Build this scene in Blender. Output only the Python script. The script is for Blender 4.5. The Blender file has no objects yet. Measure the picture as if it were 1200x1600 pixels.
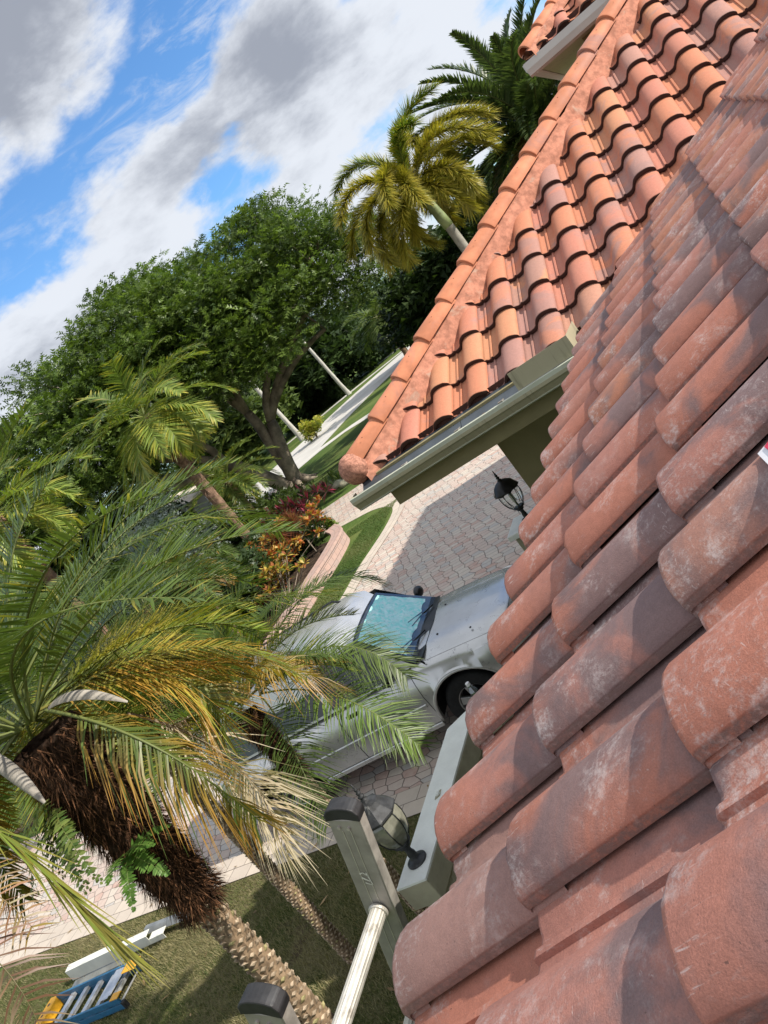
import bpy, math, random
import numpy as np
from mathutils import Vector, Matrix
random.seed(7); rng = np.random.default_rng(11)
S = bpy.context.scene
COL = S.collection
rad = math.radians

# ------------------------------------------------------------------ camera
CAMZ = 4.4
yaw, pitch, roll = rad(29.7), rad(11.5), rad(38.5)
F = Vector((-math.sin(yaw)*math.cos(pitch), math.cos(yaw)*math.cos(pitch), -math.sin(pitch)))
R0 = Vector((math.cos(yaw), math.sin(yaw), 0)); U0 = R0.cross(F)
Xc = R0*math.cos(roll) - U0*math.sin(roll)
Yc = R0*math.sin(roll) + U0*math.cos(roll)
cd = bpy.data.cameras.new('camera'); cam = bpy.data.objects.new('camera', cd); COL.objects.link(cam)
M = Matrix((Xc, Yc, -F)).transposed().to_4x4(); M.translation = Vector((0, 0, CAMZ))
cam.matrix_world = M
cd.sensor_fit = 'VERTICAL'; cd.sensor_height = 32.0; cd.sensor_width = 24.0
cd.lens = 1250/1600*32.0
cd.clip_start = 0.02; cd.clip_end = 2000
S.camera = cam

# ------------------------------------------------------------------ light
SUN = Vector((0.84, 0.13, 0.61)).normalized()
sl = bpy.data.lights.new('sun', 'SUN'); sl.energy = 4.3; sl.angle = rad(0.55); sl.color = (1.0, 0.93, 0.83)
so = bpy.data.objects.new('sun', sl); COL.objects.link(so)
so.rotation_euler = SUN.to_track_quat('Z', 'Y').to_euler(); so.location = (20, 10, 30)
S.view_settings.view_transform = 'Standard'; S.view_settings.look = 'None'
S.view_settings.exposure = 0.55; S.view_settings.gamma = 1

class NT:
    """small helper to write shader maths"""
    def __init__(s, nt): s.nt = nt; s.n = nt.nodes; s.l = nt.links
    def new(s, t, **k):
        o = s.n.new(t)
        for a, b in k.items(): setattr(o, a, b)
        return o
    def put(s, sock, v):
        if isinstance(v, (int, float)):
            if sock.type in ('RGBA',): sock.default_value = (v, v, v, 1)
            elif sock.type == 'VECTOR': sock.default_value = (v, v, v)
            else: sock.default_value = v
        elif isinstance(v, tuple):
            if sock.type == 'RGBA' and len(v) == 3: v = v+(1,)
            sock.default_value = v
        else: s.l.new(v, sock)
    def m(s, op, a, b=None, c=None, clamp=False):
        o = s.new('ShaderNodeMath', operation=op, use_clamp=clamp)
        s.put(o.inputs[0], a)
        if b is not None: s.put(o.inputs[1], b)
        if c is not None: s.put(o.inputs[2], c)
        return o.outputs[0]
    def mix(s, f, a, b, mode='MIX'):
        o = s.new('ShaderNodeMix', data_type='RGBA', blend_type=mode)
        s.put(o.inputs[0], f); s.put(o.inputs[6], a); s.put(o.inputs[7], b)
        return o.outputs[2]
    def ramp(s, v, lo, hi, a=0.0, b=1.0):
        o = s.new('ShaderNodeMapRange', interpolation_type='SMOOTHSTEP')
        for i, x in enumerate((v, lo, hi, a, b)): s.put(o.inputs[i], x)
        return o.outputs[0]
    def noise(s, vec, scale, detail=4, rough=0.55, dist=0.0, col=False):
        o = s.new('ShaderNodeTexNoise'); s.put(o.inputs['Vector'], vec)
        o.inputs['Scale'].default_value = scale; o.inputs['Detail'].default_value = detail
        o.inputs['Roughness'].default_value = rough; o.inputs['Distortion'].default_value = dist
        return o.outputs[1 if col else 0]
    def vadd(s, a, b):
        o = s.new('ShaderNodeVectorMath', operation='ADD'); s.put(o.inputs[0], a); s.put(o.inputs[1], b); return o.outputs[0]
    def vmul(s, a, b):
        o = s.new('ShaderNodeVectorMath', operation='MULTIPLY'); s.put(o.inputs[0], a); s.put(o.inputs[1], b); return o.outputs[0]
    def sep(s, v):
        o = s.new('ShaderNodeSeparateXYZ'); s.put(o.inputs[0], v); return o.outputs
    def comb(s, x, y, z):
        o = s.new('ShaderNodeCombineXYZ'); s.put(o.inputs[0], x); s.put(o.inputs[1], y); s.put(o.inputs[2], z); return o.outputs[0]

# ------------------------------------------------------------------ sky with clouds
W = bpy.data.worlds.new('World'); S.world = W; W.use_nodes = True
t = NT(W.node_tree); t.n.clear()
sky = t.new('ShaderNodeTexSky', sky_type='NISHITA'); sky.sun_disc = False
sky.sun_elevation = math.asin(SUN.z); sky.sun_rotation = math.atan2(SUN.x, SUN.y)
sky.air_density = 1.0; sky.dust_density = 0.6; sky.ozone_density = 2.2
tc = t.new('ShaderNodeTexCoord').outputs['Generated']
x, y, z = t.sep(tc)
wv = t.noise(tc, 5.0, 5, 0.6, 0.0, True)
wx, wy, wz = t.sep(wv)
az = t.m('ADD', t.m('MULTIPLY', t.m('ARCTAN2', x, y), 57.2958), t.m('MULTIPLY', t.m('SUBTRACT', wx, 0.5), 12.0))
el = t.m('ADD', t.m('MULTIPLY', t.m('ARCSINE', z), 57.2958), t.m('MULTIPLY', t.m('SUBTRACT', wy, 0.5), 6.0))
def blobs(lst):
    acc = None
    for (a, e, sa, se, w, sk) in lst:
        da = t.m('SUBTRACT', az, float(a)); de = t.m('SUBTRACT', t.m('SUBTRACT', el, float(e)), t.m('MULTIPLY', da, float(sk)))
        q = t.m('ADD', t.m('POWER', t.m('ABSOLUTE', t.m('DIVIDE', da, float(sa))), 2.0), t.m('POWER', t.m('ABSOLUTE', t.m('DIVIDE', de, float(se))), 2.0))
        g = t.m('MULTIPLY', t.m('EXPONENT', t.m('MULTIPLY', q, -1.0)), float(w))
        acc = g if acc is None else t.m('ADD', acc, g)
    return acc
SKYLIT = [(-31, 26.5, 7.0, 4.2, 1.2, .05), (-16.5, 15.4, 6.2, 3.6, 1.2, 0), (-29.5, 15.0, 5.0, 2.8, 1.0, .05), (-23, 16.8, 4.5, 1.5, .5, .1),
          (-13, 11.5, 8.0, 1.5, .9, .1), (-7, 10.5, 6, 1.2, .6, 0), (-38, 11.5, 7.5, 2.8, 1.2, 0), (-46, 9.5, 8, 3.5, 1.0, 0), (-22, 9.2, 4.0, 1.9, 1.1, 0),
          (-11, 7, 8, 1.6, .8, 0), (-42, 17.5, 4, 1.0, .5, 0), (-8, 13.8, 5, .8, .4, .1), (-30, 4, 25, 2.2, .8, 0), (-2, 5, 12, 2.5, .6, 0), (-26, 12, 5, .7, .35, .1)]
SKYCLEAR = [(-21.5, 20.5, 3.6, 2.0, .9, .1), (-27.5, 19.8, 5.0, 1.1, .55, 0), (-36, 18.8, 4.5, 1.4, .35, .1), (-25, 12.6, 4.5, 1.0, .5, -.1), (-8, 12.4, 5, .6, .45, .1), (-38.5, 15.3, 3.5, .8, .6, .1)]
stv = t.comb(x, y, t.m('MULTIPLY', z, 2.3))
fb = t.noise(stv, 5.5, 12, 0.60, 0.15); fb2 = t.noise(stv, 17.0, 8, 0.62, 0.1); sv2 = t.vadd(stv, (SUN.x*.035, SUN.y*.035, SUN.z*.05)); fc = t.noise(sv2, 5.5, 12, 0.60, 0.15)
lit = blobs(SKYLIT); clr = blobs(SKYCLEAR)
base = t.m('ADD', t.ramp(z, 0.50, 0.75, 0.0, 0.85), t.ramp(y, 0.25, -0.3, 0.0, 0.7))  # cloud added overhead and behind the camera to brighten the fill light
dens = t.m('ADD', t.m('ADD', t.m('SUBTRACT', lit, clr), base), t.m('ADD', t.m('MULTIPLY', t.m('SUBTRACT', fb, 0.5), 3.0), t.m('MULTIPLY', t.m('SUBTRACT', fb2, 0.5), 0.8)))
wsv = t.comb(t.m('ADD', x, t.m('MULTIPLY', z, .6)), y, t.m('MULTIPLY', z, 5.0))
wisp = t.m('MULTIPLY', t.ramp(t.noise(wsv, 7.0, 12, .66, .8), .47, .72, 0, .62), t.ramp(t.noise(tc, 3.0, 3), .38, .58))
cov = t.m('MAXIMUM', t.ramp(dens, -0.12, 0.62, 0, 0.98), wisp)
GREY = [(-32, 27.5, 8.0, 5.0, 1.9, .05), (-16.0, 15.6, 5.2, 2.8, 1.05, 0), (-28.0, 14.2, 4.2, 1.9, .75, .05), (-23, 17.0, 5, 1.2, .4, .1), (-40, 10.5, 8, 1.0, .35, 0), (-35, 17, 2.5, .5, .5, 0)]
gr = t.m('ADD', blobs(GREY), t.m('MULTIPLY', t.m('SUBTRACT', t.noise(stv, 7.0, 7, 0.6, 0.3), 0.5), 1.3))
gsh = t.ramp(t.m('ADD', t.m('ADD', gr, t.m('MULTIPLY', t.m('SUBTRACT', fc, fb), 3.2)), t.m('MULTIPLY', t.m('SUBTRACT', dens, 0.9), 0.35)), -0.15, 1.25, 0, 1)
ccol = t.mix(gsh, (0.86, 0.90, 0.97), (0.38, 0.41, 0.48))
skc = t.mix(1.0, sky.outputs[0], (0.64, 0.95, 1.22), 'MULTIPLY')
bg1 = t.new('ShaderNodeBackground'); t.put(bg1.inputs[0], skc); bg1.inputs[1].default_value = 0.12
bg2 = t.new('ShaderNodeBackground'); t.put(bg2.inputs[0], ccol); bg2.inputs[1].default_value = 0.66
mx = t.new('ShaderNodeMixShader'); t.put(mx.inputs[0], cov); t.l.new(bg1.outputs[0], mx.inputs[1]); t.l.new(bg2.outputs[0], mx.inputs[2])
wo = t.new('ShaderNodeOutputWorld'); t.l.new(mx.outputs[0], wo.inputs[0])

# ------------------------------------------------------------------ materials
MATS = {}
def newmat(name):
    m = bpy.data.materials.new(name); m.use_nodes = True; MATS[name] = m
    b = m.node_tree.nodes['Principled BSDF']; return m, NT(m.node_tree), b
def bump(t, b, h, dist=0.004, st=0.6):
    o = t.new('ShaderNodeBump'); o.inputs['Distance'].default_value = dist; o.inputs['Strength'].default_value = st
    t.put(o.inputs['Height'], h); t.l.new(o.outputs[0], b.inputs['Normal'])
def simple(name, c, rough=0.6, metal=0.0, vary=0.25, ns=8.0, bd=0.0, bs=40.0, spec=0.5, vcol=False, dirt=None):
    m, t, b = newmat(name)
    P = t.new('ShaderNodeTexCoord').outputs['Object']
    n = t.noise(P, ns, 6, 0.6)
    c0 = tuple(v*(1-vary) for v in c); c1 = tuple(min(1, v*(1+vary)) for v in c)
    col = t.mix(t.ramp(n, 0.3, 0.7), c0, c1)
    if dirt:
        col = t.mix(t.ramp(t.noise(P, ns*0.45, 8, 0.65, 0.6), dirt[1], dirt[1]+.16), col, dirt[0])
    if vcol:
        a = t.new('ShaderNodeAttribute', attribute_name='Col').outputs[0]; col = t.mix(1.0, col, a, 'MULTIPLY')
    t.put(b.inputs['Base Color'], col); b.inputs['Roughness'].default_value = rough
    b.inputs['Metallic'].default_value = metal; b.inputs['Specular IOR Level'].default_value = spec
    if bd: bump(t, b, t.noise(P, bs, 6, 0.65), bd)
    return m
def leafmat(name, rough=0.42, trans=0.35, spec=0.45):
    m, t, b = newmat(name)
    a = t.new('ShaderNodeAttribute', attribute_name='Col').outputs[0]
    t.put(b.inputs['Base Color'], a); b.inputs['Roughness'].default_value = rough; b.inputs['Specular IOR Level'].default_value = spec
    tr = t.new('ShaderNodeBsdfTranslucent'); t.put(tr.inputs[0], t.mix(1.0, a, (1.25, 1.35, 0.6), 'MULTIPLY'))
    mx = t.new('ShaderNodeMixShader'); mx.inputs[0].default_value = trans
    t.l.new(b.outputs[0], mx.inputs[1]); t.l.new(tr.outputs[0], mx.inputs[2])
    t.l.new(mx.outputs[0], t.n['Material Output'].inputs[0]); return m
leafmat('leaf'); leafmat('leaf_dull', 0.6, 0.25, 0.25)

def tilemat(name, cols, flash, near):
    m, t, b = newmat(name)
    at = t.new('ShaderNodeAttribute', attribute_name='Col').outputs[0]
    r1, r2, r3 = t.sep(at)
    uv = t.new('ShaderNodeUVMap', uv_map='UVMap').outputs[0]
    u, v, _ = t.sep(uv)                                  # u along the tile in metres, v across 0..1
    P = t.vadd(t.new('ShaderNodeTexCoord').outputs['Object'], t.vmul(at, (7.0, 11.0, 5.0)))
    c = t.mix(t.ramp(r1, 0.22, 0.38), cols[0], cols[1]); c = t.mix(t.ramp(r1, 0.62, 0.72), c, cols[2])
    c = t.mix(t.ramp(r1, 0.86, 0.93), c, cols[3])
    # colour flashing blown over each tile at the works
    fl = t.noise(t.vmul(P, (1, 1, 1)), 4.5, 5, 0.55, 0.8)
    k = t.m('ADD', fl, t.m('MULTIPLY', t.m('SUBTRACT', r2, 0.5), 0.34 if near else 0.40))
    if near: k = t.m('ADD', k, t.m('ADD', t.ramp(u, 0.06, 0.34, -.03, .12), t.ramp(v, 0.25, 0.45, 0, .03)))
    c = t.mix(t.ramp(k, 0.50, 0.68, 0, 0.80 if near else 0.75), c, flash[0])
    k2 = t.m('ADD', t.noise(P, 3.1, 4, 0.5, 0.5), t.m('MULTIPLY', t.m('SUBTRACT', r3, 0.5), 0.3))
    c = t.mix(t.ramp(k2, 0.56, 0.70, 0, 0.75), c, flash[1])
    # grain
    g = t.noise(P, 420.0, 3, 0.7); g2 = t.noise(P, 60.0, 5, 0.65)
    c = t.mix(t.ramp(g, 0.30, 0.72, 0, 1), t.mix(1.0, c, 0.87, 'MULTIPLY'), t.mix(1.0, c, 1.11, 'MULTIPLY'))
    c = t.mix(t.ramp(g2, 0.35, 0.68, 0.0, 0.35), c, t.mix(1.0, c, 0.68, 'MULTIPLY'))
    sp = t.noise(P, 230.0, 2, 0.5); c = t.mix(t.ramp(sp, 0.70, 0.76, 0, 0.7), c, (0.10, 0.06, 0.05))
    if near:
        # efflorescence and scuffs, mostly on the noses
        e = t.m('ADD', t.m('MULTIPLY', t.noise(P, 14.0, 8, 0.74, .5), .65), t.m('MULTIPLY', t.noise(P, 120.0, 4, 0.7), .35)); e2 = t.noise(t.vmul(P, (1.0, 1.0, 1.0)), 6.0, 3, 0.5)
        gate = t.m('MULTIPLY', t.ramp(e2, 0.44, 0.58), t.ramp(u, 0.02, 0.34, 1.0, 0.45))
        scr = t.noise(t.vmul(P, (16.0, 90.0, 16.0)), 2.2, 3, 0.5, 0.3)
        nose = t.m('MULTIPLY', t.ramp(scr, 0.60, 0.72), t.ramp(t.m('ADD', u, t.m('MULTIPLY', e2, .05)), 0.035, 0.10, 1.0, 0.0))
        scr2 = t.m('MULTIPLY', t.ramp(t.noise(t.vmul(P, (60.0, 14.0, 60.0)), 2.0, 4, 0.6, 1.2), 0.62, 0.70), t.ramp(e2, 0.52, 0.60))
        w = t.m('MAXIMUM', t.m('MULTIPLY', gate, t.ramp(e, 0.47, 0.66)), t.m('MAXIMUM', t.m('MULTIPLY', nose, 0.75), t.m('MULTIPLY', scr2, 0.55)))
        c = t.mix(t.m('MULTIPLY', w, 0.68), c, (0.68, 0.60, 0.57))
        edge = t.ramp(v, 0.002, 0.010, 1, 0)
        er = t.noise(P, 95.0, 5, 0.7)
        c = t.mix(t.m('MULTIPLY', edge, t.ramp(er, 0.35, 0.6, 0.25, 0.85)), c, (0.19, 0.125, 0.11))
    else:
        c = t.mix(t.ramp(t.noise(P, 9.0, 8, 0.7, 1.0), 0.64, 0.72, 0, .35), c, (0.62, 0.50, 0.42))
    if not near: c = t.mix(t.ramp(u, 0.0015, 0.005, 1, 0), c, (0.040, 0.016, 0.012))  # nose faces: bare clay colour with their shade painted in
    t.put(b.inputs['Base Color'], c); b.inputs['Roughness'].default_value = 0.72 if near else 0.66
    b.inputs['Specular IOR Level'].default_value = 0.32
    hh = t.m('ADD', t.m('MULTIPLY', g, 0.5), t.m('ADD', t.m('MULTIPLY', g2, 0.8), t.m('MULTIPLY', t.noise(P, 12.0, 4, 0.6), 2.0)))
    if near: hh = t.m('ADD', hh, t.m('MULTIPLY', t.m('MULTIPLY', edge, t.noise(P, 130.0, 5, 0.75)), 3.0))
    bump(t, b, hh, 0.0018, 0.55)
    return m
tilemat('tile_near', [(0.44, 0.176, 0.120), (0.42, 0.186, 0.142), (0.46, 0.196, 0.122), (0.33, 0.188, 0.158)], [(0.170, 0.130, 0.132), (0.45, 0.182, 0.124)], True)
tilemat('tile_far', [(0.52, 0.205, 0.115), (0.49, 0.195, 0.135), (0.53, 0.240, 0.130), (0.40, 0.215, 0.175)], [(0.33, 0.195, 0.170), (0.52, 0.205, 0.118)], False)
simple('cap_tile', (0.56, 0.215, 0.112), 0.62, 0, 0.22, 5, 0.0015, 200, 0.3, dirt=((0.40, 0.19, 0.14), .52))
simple('mortar', (0.50, 0.225, 0.150), 0.9, 0, 0.28, 18, 0.006, 45, 0.15, dirt=((0.50, 0.33, 0.25), .55))
simple('mortar_ball', (0.42, 0.205, 0.145), 0.95, 0, 0.35, 45, 0.01, 90, 0.1)
simple('under_tile', (0.055, 0.020, 0.014), 0.9, 0, 0.3, 12)
simple('gutter_paint', (0.40, 0.365, 0.25), 0.38, 0, 0.06, 3, 0.0006, 60, 0.5, dirt=((0.34, 0.31, 0.21), .6))
m = MATS['gutter_paint']; t = NT(m.node_tree); b = m.node_tree.nodes['Principled BSDF']; src = b.inputs['Base Color'].links[0].from_socket
P = t.vmul(t.new('ShaderNodeTexCoord').outputs['Object'], (9.0, 1.0, .7)); k_ = t.ramp(t.noise(P, 3.0, 7, .7, .2), .52, .72, 0, .55); t.put(b.inputs['Base Color'], t.mix(k_, src, (.13, .115, .08)))
simple('gutter_lip_lit', (0.50, 0.52, 0.42), 0.4, 0, 0.08, 6)  # gutter paint lightened, the sunlit edge is put into the colour
simple('flashing', (0.085, 0.10, 0.115), 0.45, 0.3, 0.15, 7)
simple('gutter_dark', (0.012, 0.012, 0.014), 0.8)
simple('fascia_white', (0.62, 0.62, 0.58), 0.5, 0, 0.06, 3)
simple('stucco_olive', (0.26, 0.225, 0.12), 0.85, 0, 0.10, 3, 0.006, 22, 0.2)
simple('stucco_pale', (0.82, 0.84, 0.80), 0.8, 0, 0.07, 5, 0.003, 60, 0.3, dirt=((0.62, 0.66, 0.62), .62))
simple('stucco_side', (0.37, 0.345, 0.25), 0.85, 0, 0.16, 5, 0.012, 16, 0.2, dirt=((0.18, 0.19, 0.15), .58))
simple('iron', (0.012, 0.012, 0.013), 0.42, 0.2, 0.3, 30, 0.001, 80, 0.5, dirt=((0.05, 0.05, 0.05), .62))
simple('iron_dusty', (0.035, 0.037, 0.040), 0.55, 0.2, 0.5, 25, 0.001, 80, 0.5, dirt=((0.22, 0.22, 0.21), .56))
simple('aluminium', (0.35, 0.325, 0.295), 0.42, 0.35, 0.18, 14, 0.0006, 90, 0.5, dirt=((0.20, 0.19, 0.17), .58))
simple('aluminium_edge', (0.47, 0.44, 0.39), 0.5, 0.45, 0.3, 20, 0.001, 70, 0.5, dirt=((0.14, 0.11, 0.09), .56))
simple('rung_metal', (0.62, 0.59, 0.52), 0.42, 0.5, 0.16, 25, 0.0006, 90, 0.5, dirt=((0.36, 0.32, 0.27), .56))
simple('rubber', (0.018, 0.018, 0.019), 0.55, 0, 0.4, 30, 0.001, 90)
simple('tyre', (0.012, 0.012, 0.012), 0.75, 0, 0.3, 30, 0.001, 90, 0.3)
simple('trim_black', (0.010, 0.011, 0.013), 0.35)
simple('wheel_dark', (0.004, 0.004, 0.004), 0.9)
simple('rim', (0.40, 0.41, 0.41), 0.32, 0.75, 0.1)
simple('lamp_plastic', (0.5, 0.5, 0.5), 0.15, 0.3)
simple('fibre', (0.085, 0.052, 0.034), 0.95, 0, 0.5, 25, 0.01, 60, 0.1, vcol=True)
simple('knob_bark', (0.42, 0.33, 0.235), 0.9, 0, 0.35, 22, 0.005, 60, 0.1, vcol=True)
simple('bark_grey', (0.26, 0.215, 0.165), 0.9, 0, 0.4, 2.2, 0.03, 9, 0.15)
simple('bark_ringed', (0.30, 0.28, 0.24), 0.85, 0, 0.2, 4, 0.01, 20, 0.15)
simple('bark_boots', (0.19, 0.12, 0.08), 0.9, 0, 0.45, 9, 0.02, 25, 0.15)
simple('royal_bark', (0.42, 0.40, 0.35), 0.8, 0, 0.15, 2)
simple('crownshaft', (0.24, 0.29, 0.13), 0.45, 0, 0.2, 3)
simple('spathe', (0.30, 0.275, 0.235), 0.8, 0, 0.3, 14, 0.003, 60, 0.2)
simple('soil', (0.05, 0.035, 0.025), 0.95, 0, 0.6, 8, 0.03, 20, 0.1, dirt=((0.12, 0.085, 0.06), .52))
simple('concrete', (0.52, 0.50, 0.46), 0.85, 0, 0.10, 0.6, 0.003, 20, 0.3)
simple('sidewalk', (0.58, 0.56, 0.51), 0.85, 0, 0.08, 0.8, 0.003, 20, 0.3)
simple('house_cream', (0.62, 0.55, 0.42), 0.85, 0, 0.08, 1)
simple('house_white', (0.72, 0.74, 0.76), 0.8, 0, 0.05, 1)
simple('roof_cream', (0.52, 0.44, 0.34), 0.8, 0, 0.12, 3, 0.02, 8)
simple('window_dark', (0.02, 0.03, 0.035), 0.08)
simple('ladder_blue', (0.030, 0.145, 0.27), 0.4, 0, 0.15, 20)
simple('ladder_yellow', (0.72, 0.36, 0.02), 0.45, 0, 0.12, 20)
simple('ladder_alu', (0.55, 0.56, 0.57), 0.35, 0.6, 0.12, 20)
simple('scrap_white', (0.70, 0.70, 0.62), 0.45, 0, 0.08, 6, dirt=((0.50, 0.53, 0.48), .6))
simple('scrap_grey', (0.28, 0.29, 0.28), 0.4, 0.4, 0.2, 6)
simple('tape_white', (0.80, 0.79, 0.80), 0.5, 0, 0.04)
simple('tape_red', (0.55, 0.025, 0.06), 0.5, 0, 0.3, 60, dirt=((0.75, .45, .5), .6))
simple('label_red', (0.35, 0.03, 0.03), 0.5)
simple('brick_cap', (0.40, 0.25, 0.20), 0.85, 0, 0.3, 3, 0.004, 40)

# sheet metal car paint with rain marks
m, t, b = newmat('car_paint')
P = t.new('ShaderNodeTexCoord').outputs['Object']
wv_ = t.new('ShaderNodeTexVoronoi', feature='DISTANCE_TO_EDGE'); t.put(wv_.inputs['Vector'], t.vadd(P, t.vmul(t.noise(P, 6, 4, .6, 0, True), (.5, .5, .5)))); wv_.inputs['Scale'].default_value = 3.2
ln = t.m('MULTIPLY', t.ramp(wv_.outputs[0], 0.006, 0.016, 1, 0), t.ramp(t.noise(P, 5, 3), .50, .58))
c = t.mix(t.ramp(t.noise(P, 3, 6, .6), .35, .7), (0.55, 0.55, 0.54), (0.63, 0.63, 0.62)); c = t.mix(t.m('MULTIPLY', ln, .6), c, (.10, .11, .12))
t.put(b.inputs['Base Color'], c); b.inputs['Metallic'].default_value = 0.6; b.inputs['Roughness'].default_value = 0.26
b.inputs['Coat Weight'].default_value = 0.5; b.inputs['Coat Roughness'].default_value = 0.08
# crinkled foil sun shade
m, t, b = newmat('foil')
P = t.new('ShaderNodeTexCoord').outputs['Object']
vo = t.new('ShaderNodeTexVoronoi'); t.put(vo.inputs['Vector'], t.vadd(P, t.vmul(t.noise(P, 20, 4, .6, 0, True), (.06, .06, .06)))); vo.inputs['Scale'].default_value = 26
sx, sy, sz = t.sep(vo.outputs['Color'])
t.put(b.inputs['Base Color'], t.mix(t.ramp(sx, 0, 1), (0.34, 0.92, 0.82), (0.74, 1.0, 0.96))); b.inputs['Metallic'].default_value = 0.0
b.inputs['Roughness'].default_value = 0.35; bump(t, b, t.m('ADD', sy, t.noise(P, 14, 3)), 0.02, 0.7)
def glassmat(name, tint, refl=0.12, dark=0.0):
    m, t, b = newmat(name)
    tr = t.new('ShaderNodeBsdfTransparent'); t.put(tr.inputs[0], tint)
    gl = t.new('ShaderNodeBsdfGlossy'); gl.inputs['Roughness'].default_value = 0.03; t.put(gl.inputs[0], (.9, .95, 1.))
    lw = t.new('ShaderNodeLayerWeight'); lw.inputs[0].default_value = 0.25
    f = t.m('ADD', t.m('MULTIPLY', lw.outputs[0], 0.10), refl, clamp=True)
    mx = t.new('ShaderNodeMixShader'); t.put(mx.inputs[0], f); t.l.new(tr.outputs[0], mx.inputs[1]); t.l.new(gl.outputs[0], mx.inputs[2])
    t.l.new(mx.outputs[0], t.n['Material Output'].inputs[0])
glassmat('glass_clear', (.95, .99, .98), 0.02); glassmat('glass_smoke', (.62, .64, .58), 0.12)
m = MATS['glass_smoke']; t = NT(m.node_tree); o_ = t.n['Material Output'].inputs[0]; src = o_.links[0].from_socket
df = t.new('ShaderNodeBsdfDiffuse'); t.put(df.inputs[0], t.mix(t.ramp(t.noise(t.new('ShaderNodeTexCoord').outputs['Object'], 12, 4), .35, .65), (.34, .34, .27), (.50, .49, .40)))
mx = t.new('ShaderNodeMixShader'); mx.inputs[0].default_value = .42; t.l.new(src, mx.inputs[1]); t.l.new(df.outputs[0], mx.inputs[2]); t.l.new(mx.outputs[0], o_); glassmat('glass_bottle', (.62, .66, .70), 0.16)
m, t, b = newmat('glass_tinted'); b.inputs['Base Color'].default_value = (.012, .016, .018, 1); b.inputs['Roughness'].default_value = .05; b.inputs['Specular IOR Level'].default_value = .8

# pavers: interlocking slanted units
m, t, b = newmat('pavers')
P = t.new('ShaderNodeTexCoord').outputs['Object']; px_, py_, pz_ = t.sep(P)
sh = t.comb(t.m('ADD', t.m('MULTIPLY', px_, 4.5), t.m('MULTIPLY', py_, 2.4)), t.m('MULTIPLY', py_, 6.9), 0.0)
ve = t.new('ShaderNodeTexVoronoi', feature='DISTANCE_TO_EDGE', voronoi_dimensions='2D'); vc = t.new('ShaderNodeTexVoronoi', voronoi_dimensions='2D')
for q in (ve, vc): t.put(q.inputs['Vector'], sh); q.inputs['Scale'].default_value = 1.0; q.inputs['Randomness'].default_value = 0.50
jt = t.ramp(ve.outputs['Distance'], 0.018, 0.05, 1, 0)
a1, a2, a3 = t.sep(vc.outputs['Color'])
c = t.mix(t.ramp(a1, .35, .5), (0.47, 0.36, 0.32), (0.50, 0.43, 0.38)); c = t.mix(t.ramp(a1, .66, .76), c, (0.40, 0.37, 0.36)); c = t.mix(t.ramp(a1, .84, .9), c, (0.44, 0.29, 0.25))
c = t.mix(t.ramp(t.noise(P, 9, 6, .7), .35, .7, 0, .35), c, (.60, .53, .46)); c = t.mix(t.ramp(t.noise(P, .5, 4), .4, .65, 0, .25), c, (.33, .29, .27))
c = t.mix(1.0, c, (1.10, 1.12, 1.08), 'MULTIPLY')
c = t.mix(t.m('MULTIPLY', jt, .8), c, (0.13, 0.11, 0.095))
t.put(b.inputs['Base Color'], c); b.inputs['Roughness'].default_value = .85; b.inputs['Specular IOR Level'].default_value = .25
bump(t, b, t.m('ADD', t.m('MULTIPLY', jt, -1.0), t.m('MULTIPLY', t.noise(P, 60, 5, .7), .35)), .008, .8)
def brickmat(name, c1, c2, jc, bw, bh, use_uv=True, off=0.0):
    m, t, b = newmat(name)
    P = t.new('ShaderNodeUVMap', uv_map='UVMap').outputs[0]
    br = t.new('ShaderNodeTexBrick', offset=off, squash=1.0); t.put(br.inputs['Vector'], P)
    br.inputs['Scale'].default_value = 1.0; br.inputs['Brick Width'].default_value = bw; br.inputs['Row Height'].default_value = bh
    br.inputs['Mortar Size'].default_value = 0.006; br.inputs['Mortar Smooth'].default_value = 0.4; br.inputs['Bias'].default_value = 0.0
    t.put(br.inputs['Color1'], c1); t.put(br.inputs['Color2'], c2); t.put(br.inputs['Mortar'], jc)
    O = t.new('ShaderNodeTexCoord').outputs['Object']
    c = t.mix(t.ramp(t.noise(O, 3.0, 7, .7), .35, .7, 0, .30), br.outputs[0], tuple(v*.65 for v in c1))
    t.put(b.inputs['Base Color'], c); b.inputs['Roughness'].default_value = .85; b.inputs['Specular IOR Level'].default_value = .25
    bump(t, b, t.m('ADD', t.m('MULTIPLY', br.outputs[1], -1.0), t.m('MULTIPLY', t.noise(O, 50, 5, .7), .4)), .006, .8)
brickmat('border', (0.60, 0.52, 0.43), (0.52, 0.45, 0.38), (0.16, 0.13, 0.11), 0.36, 0.235, off=0.5)
brickmat('planter_brick', (0.50, 0.33, 0.27), (0.42, 0.31, 0.27), (0.20, 0.15, 0.13), 0.30, 0.15, off=0.5)

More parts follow.
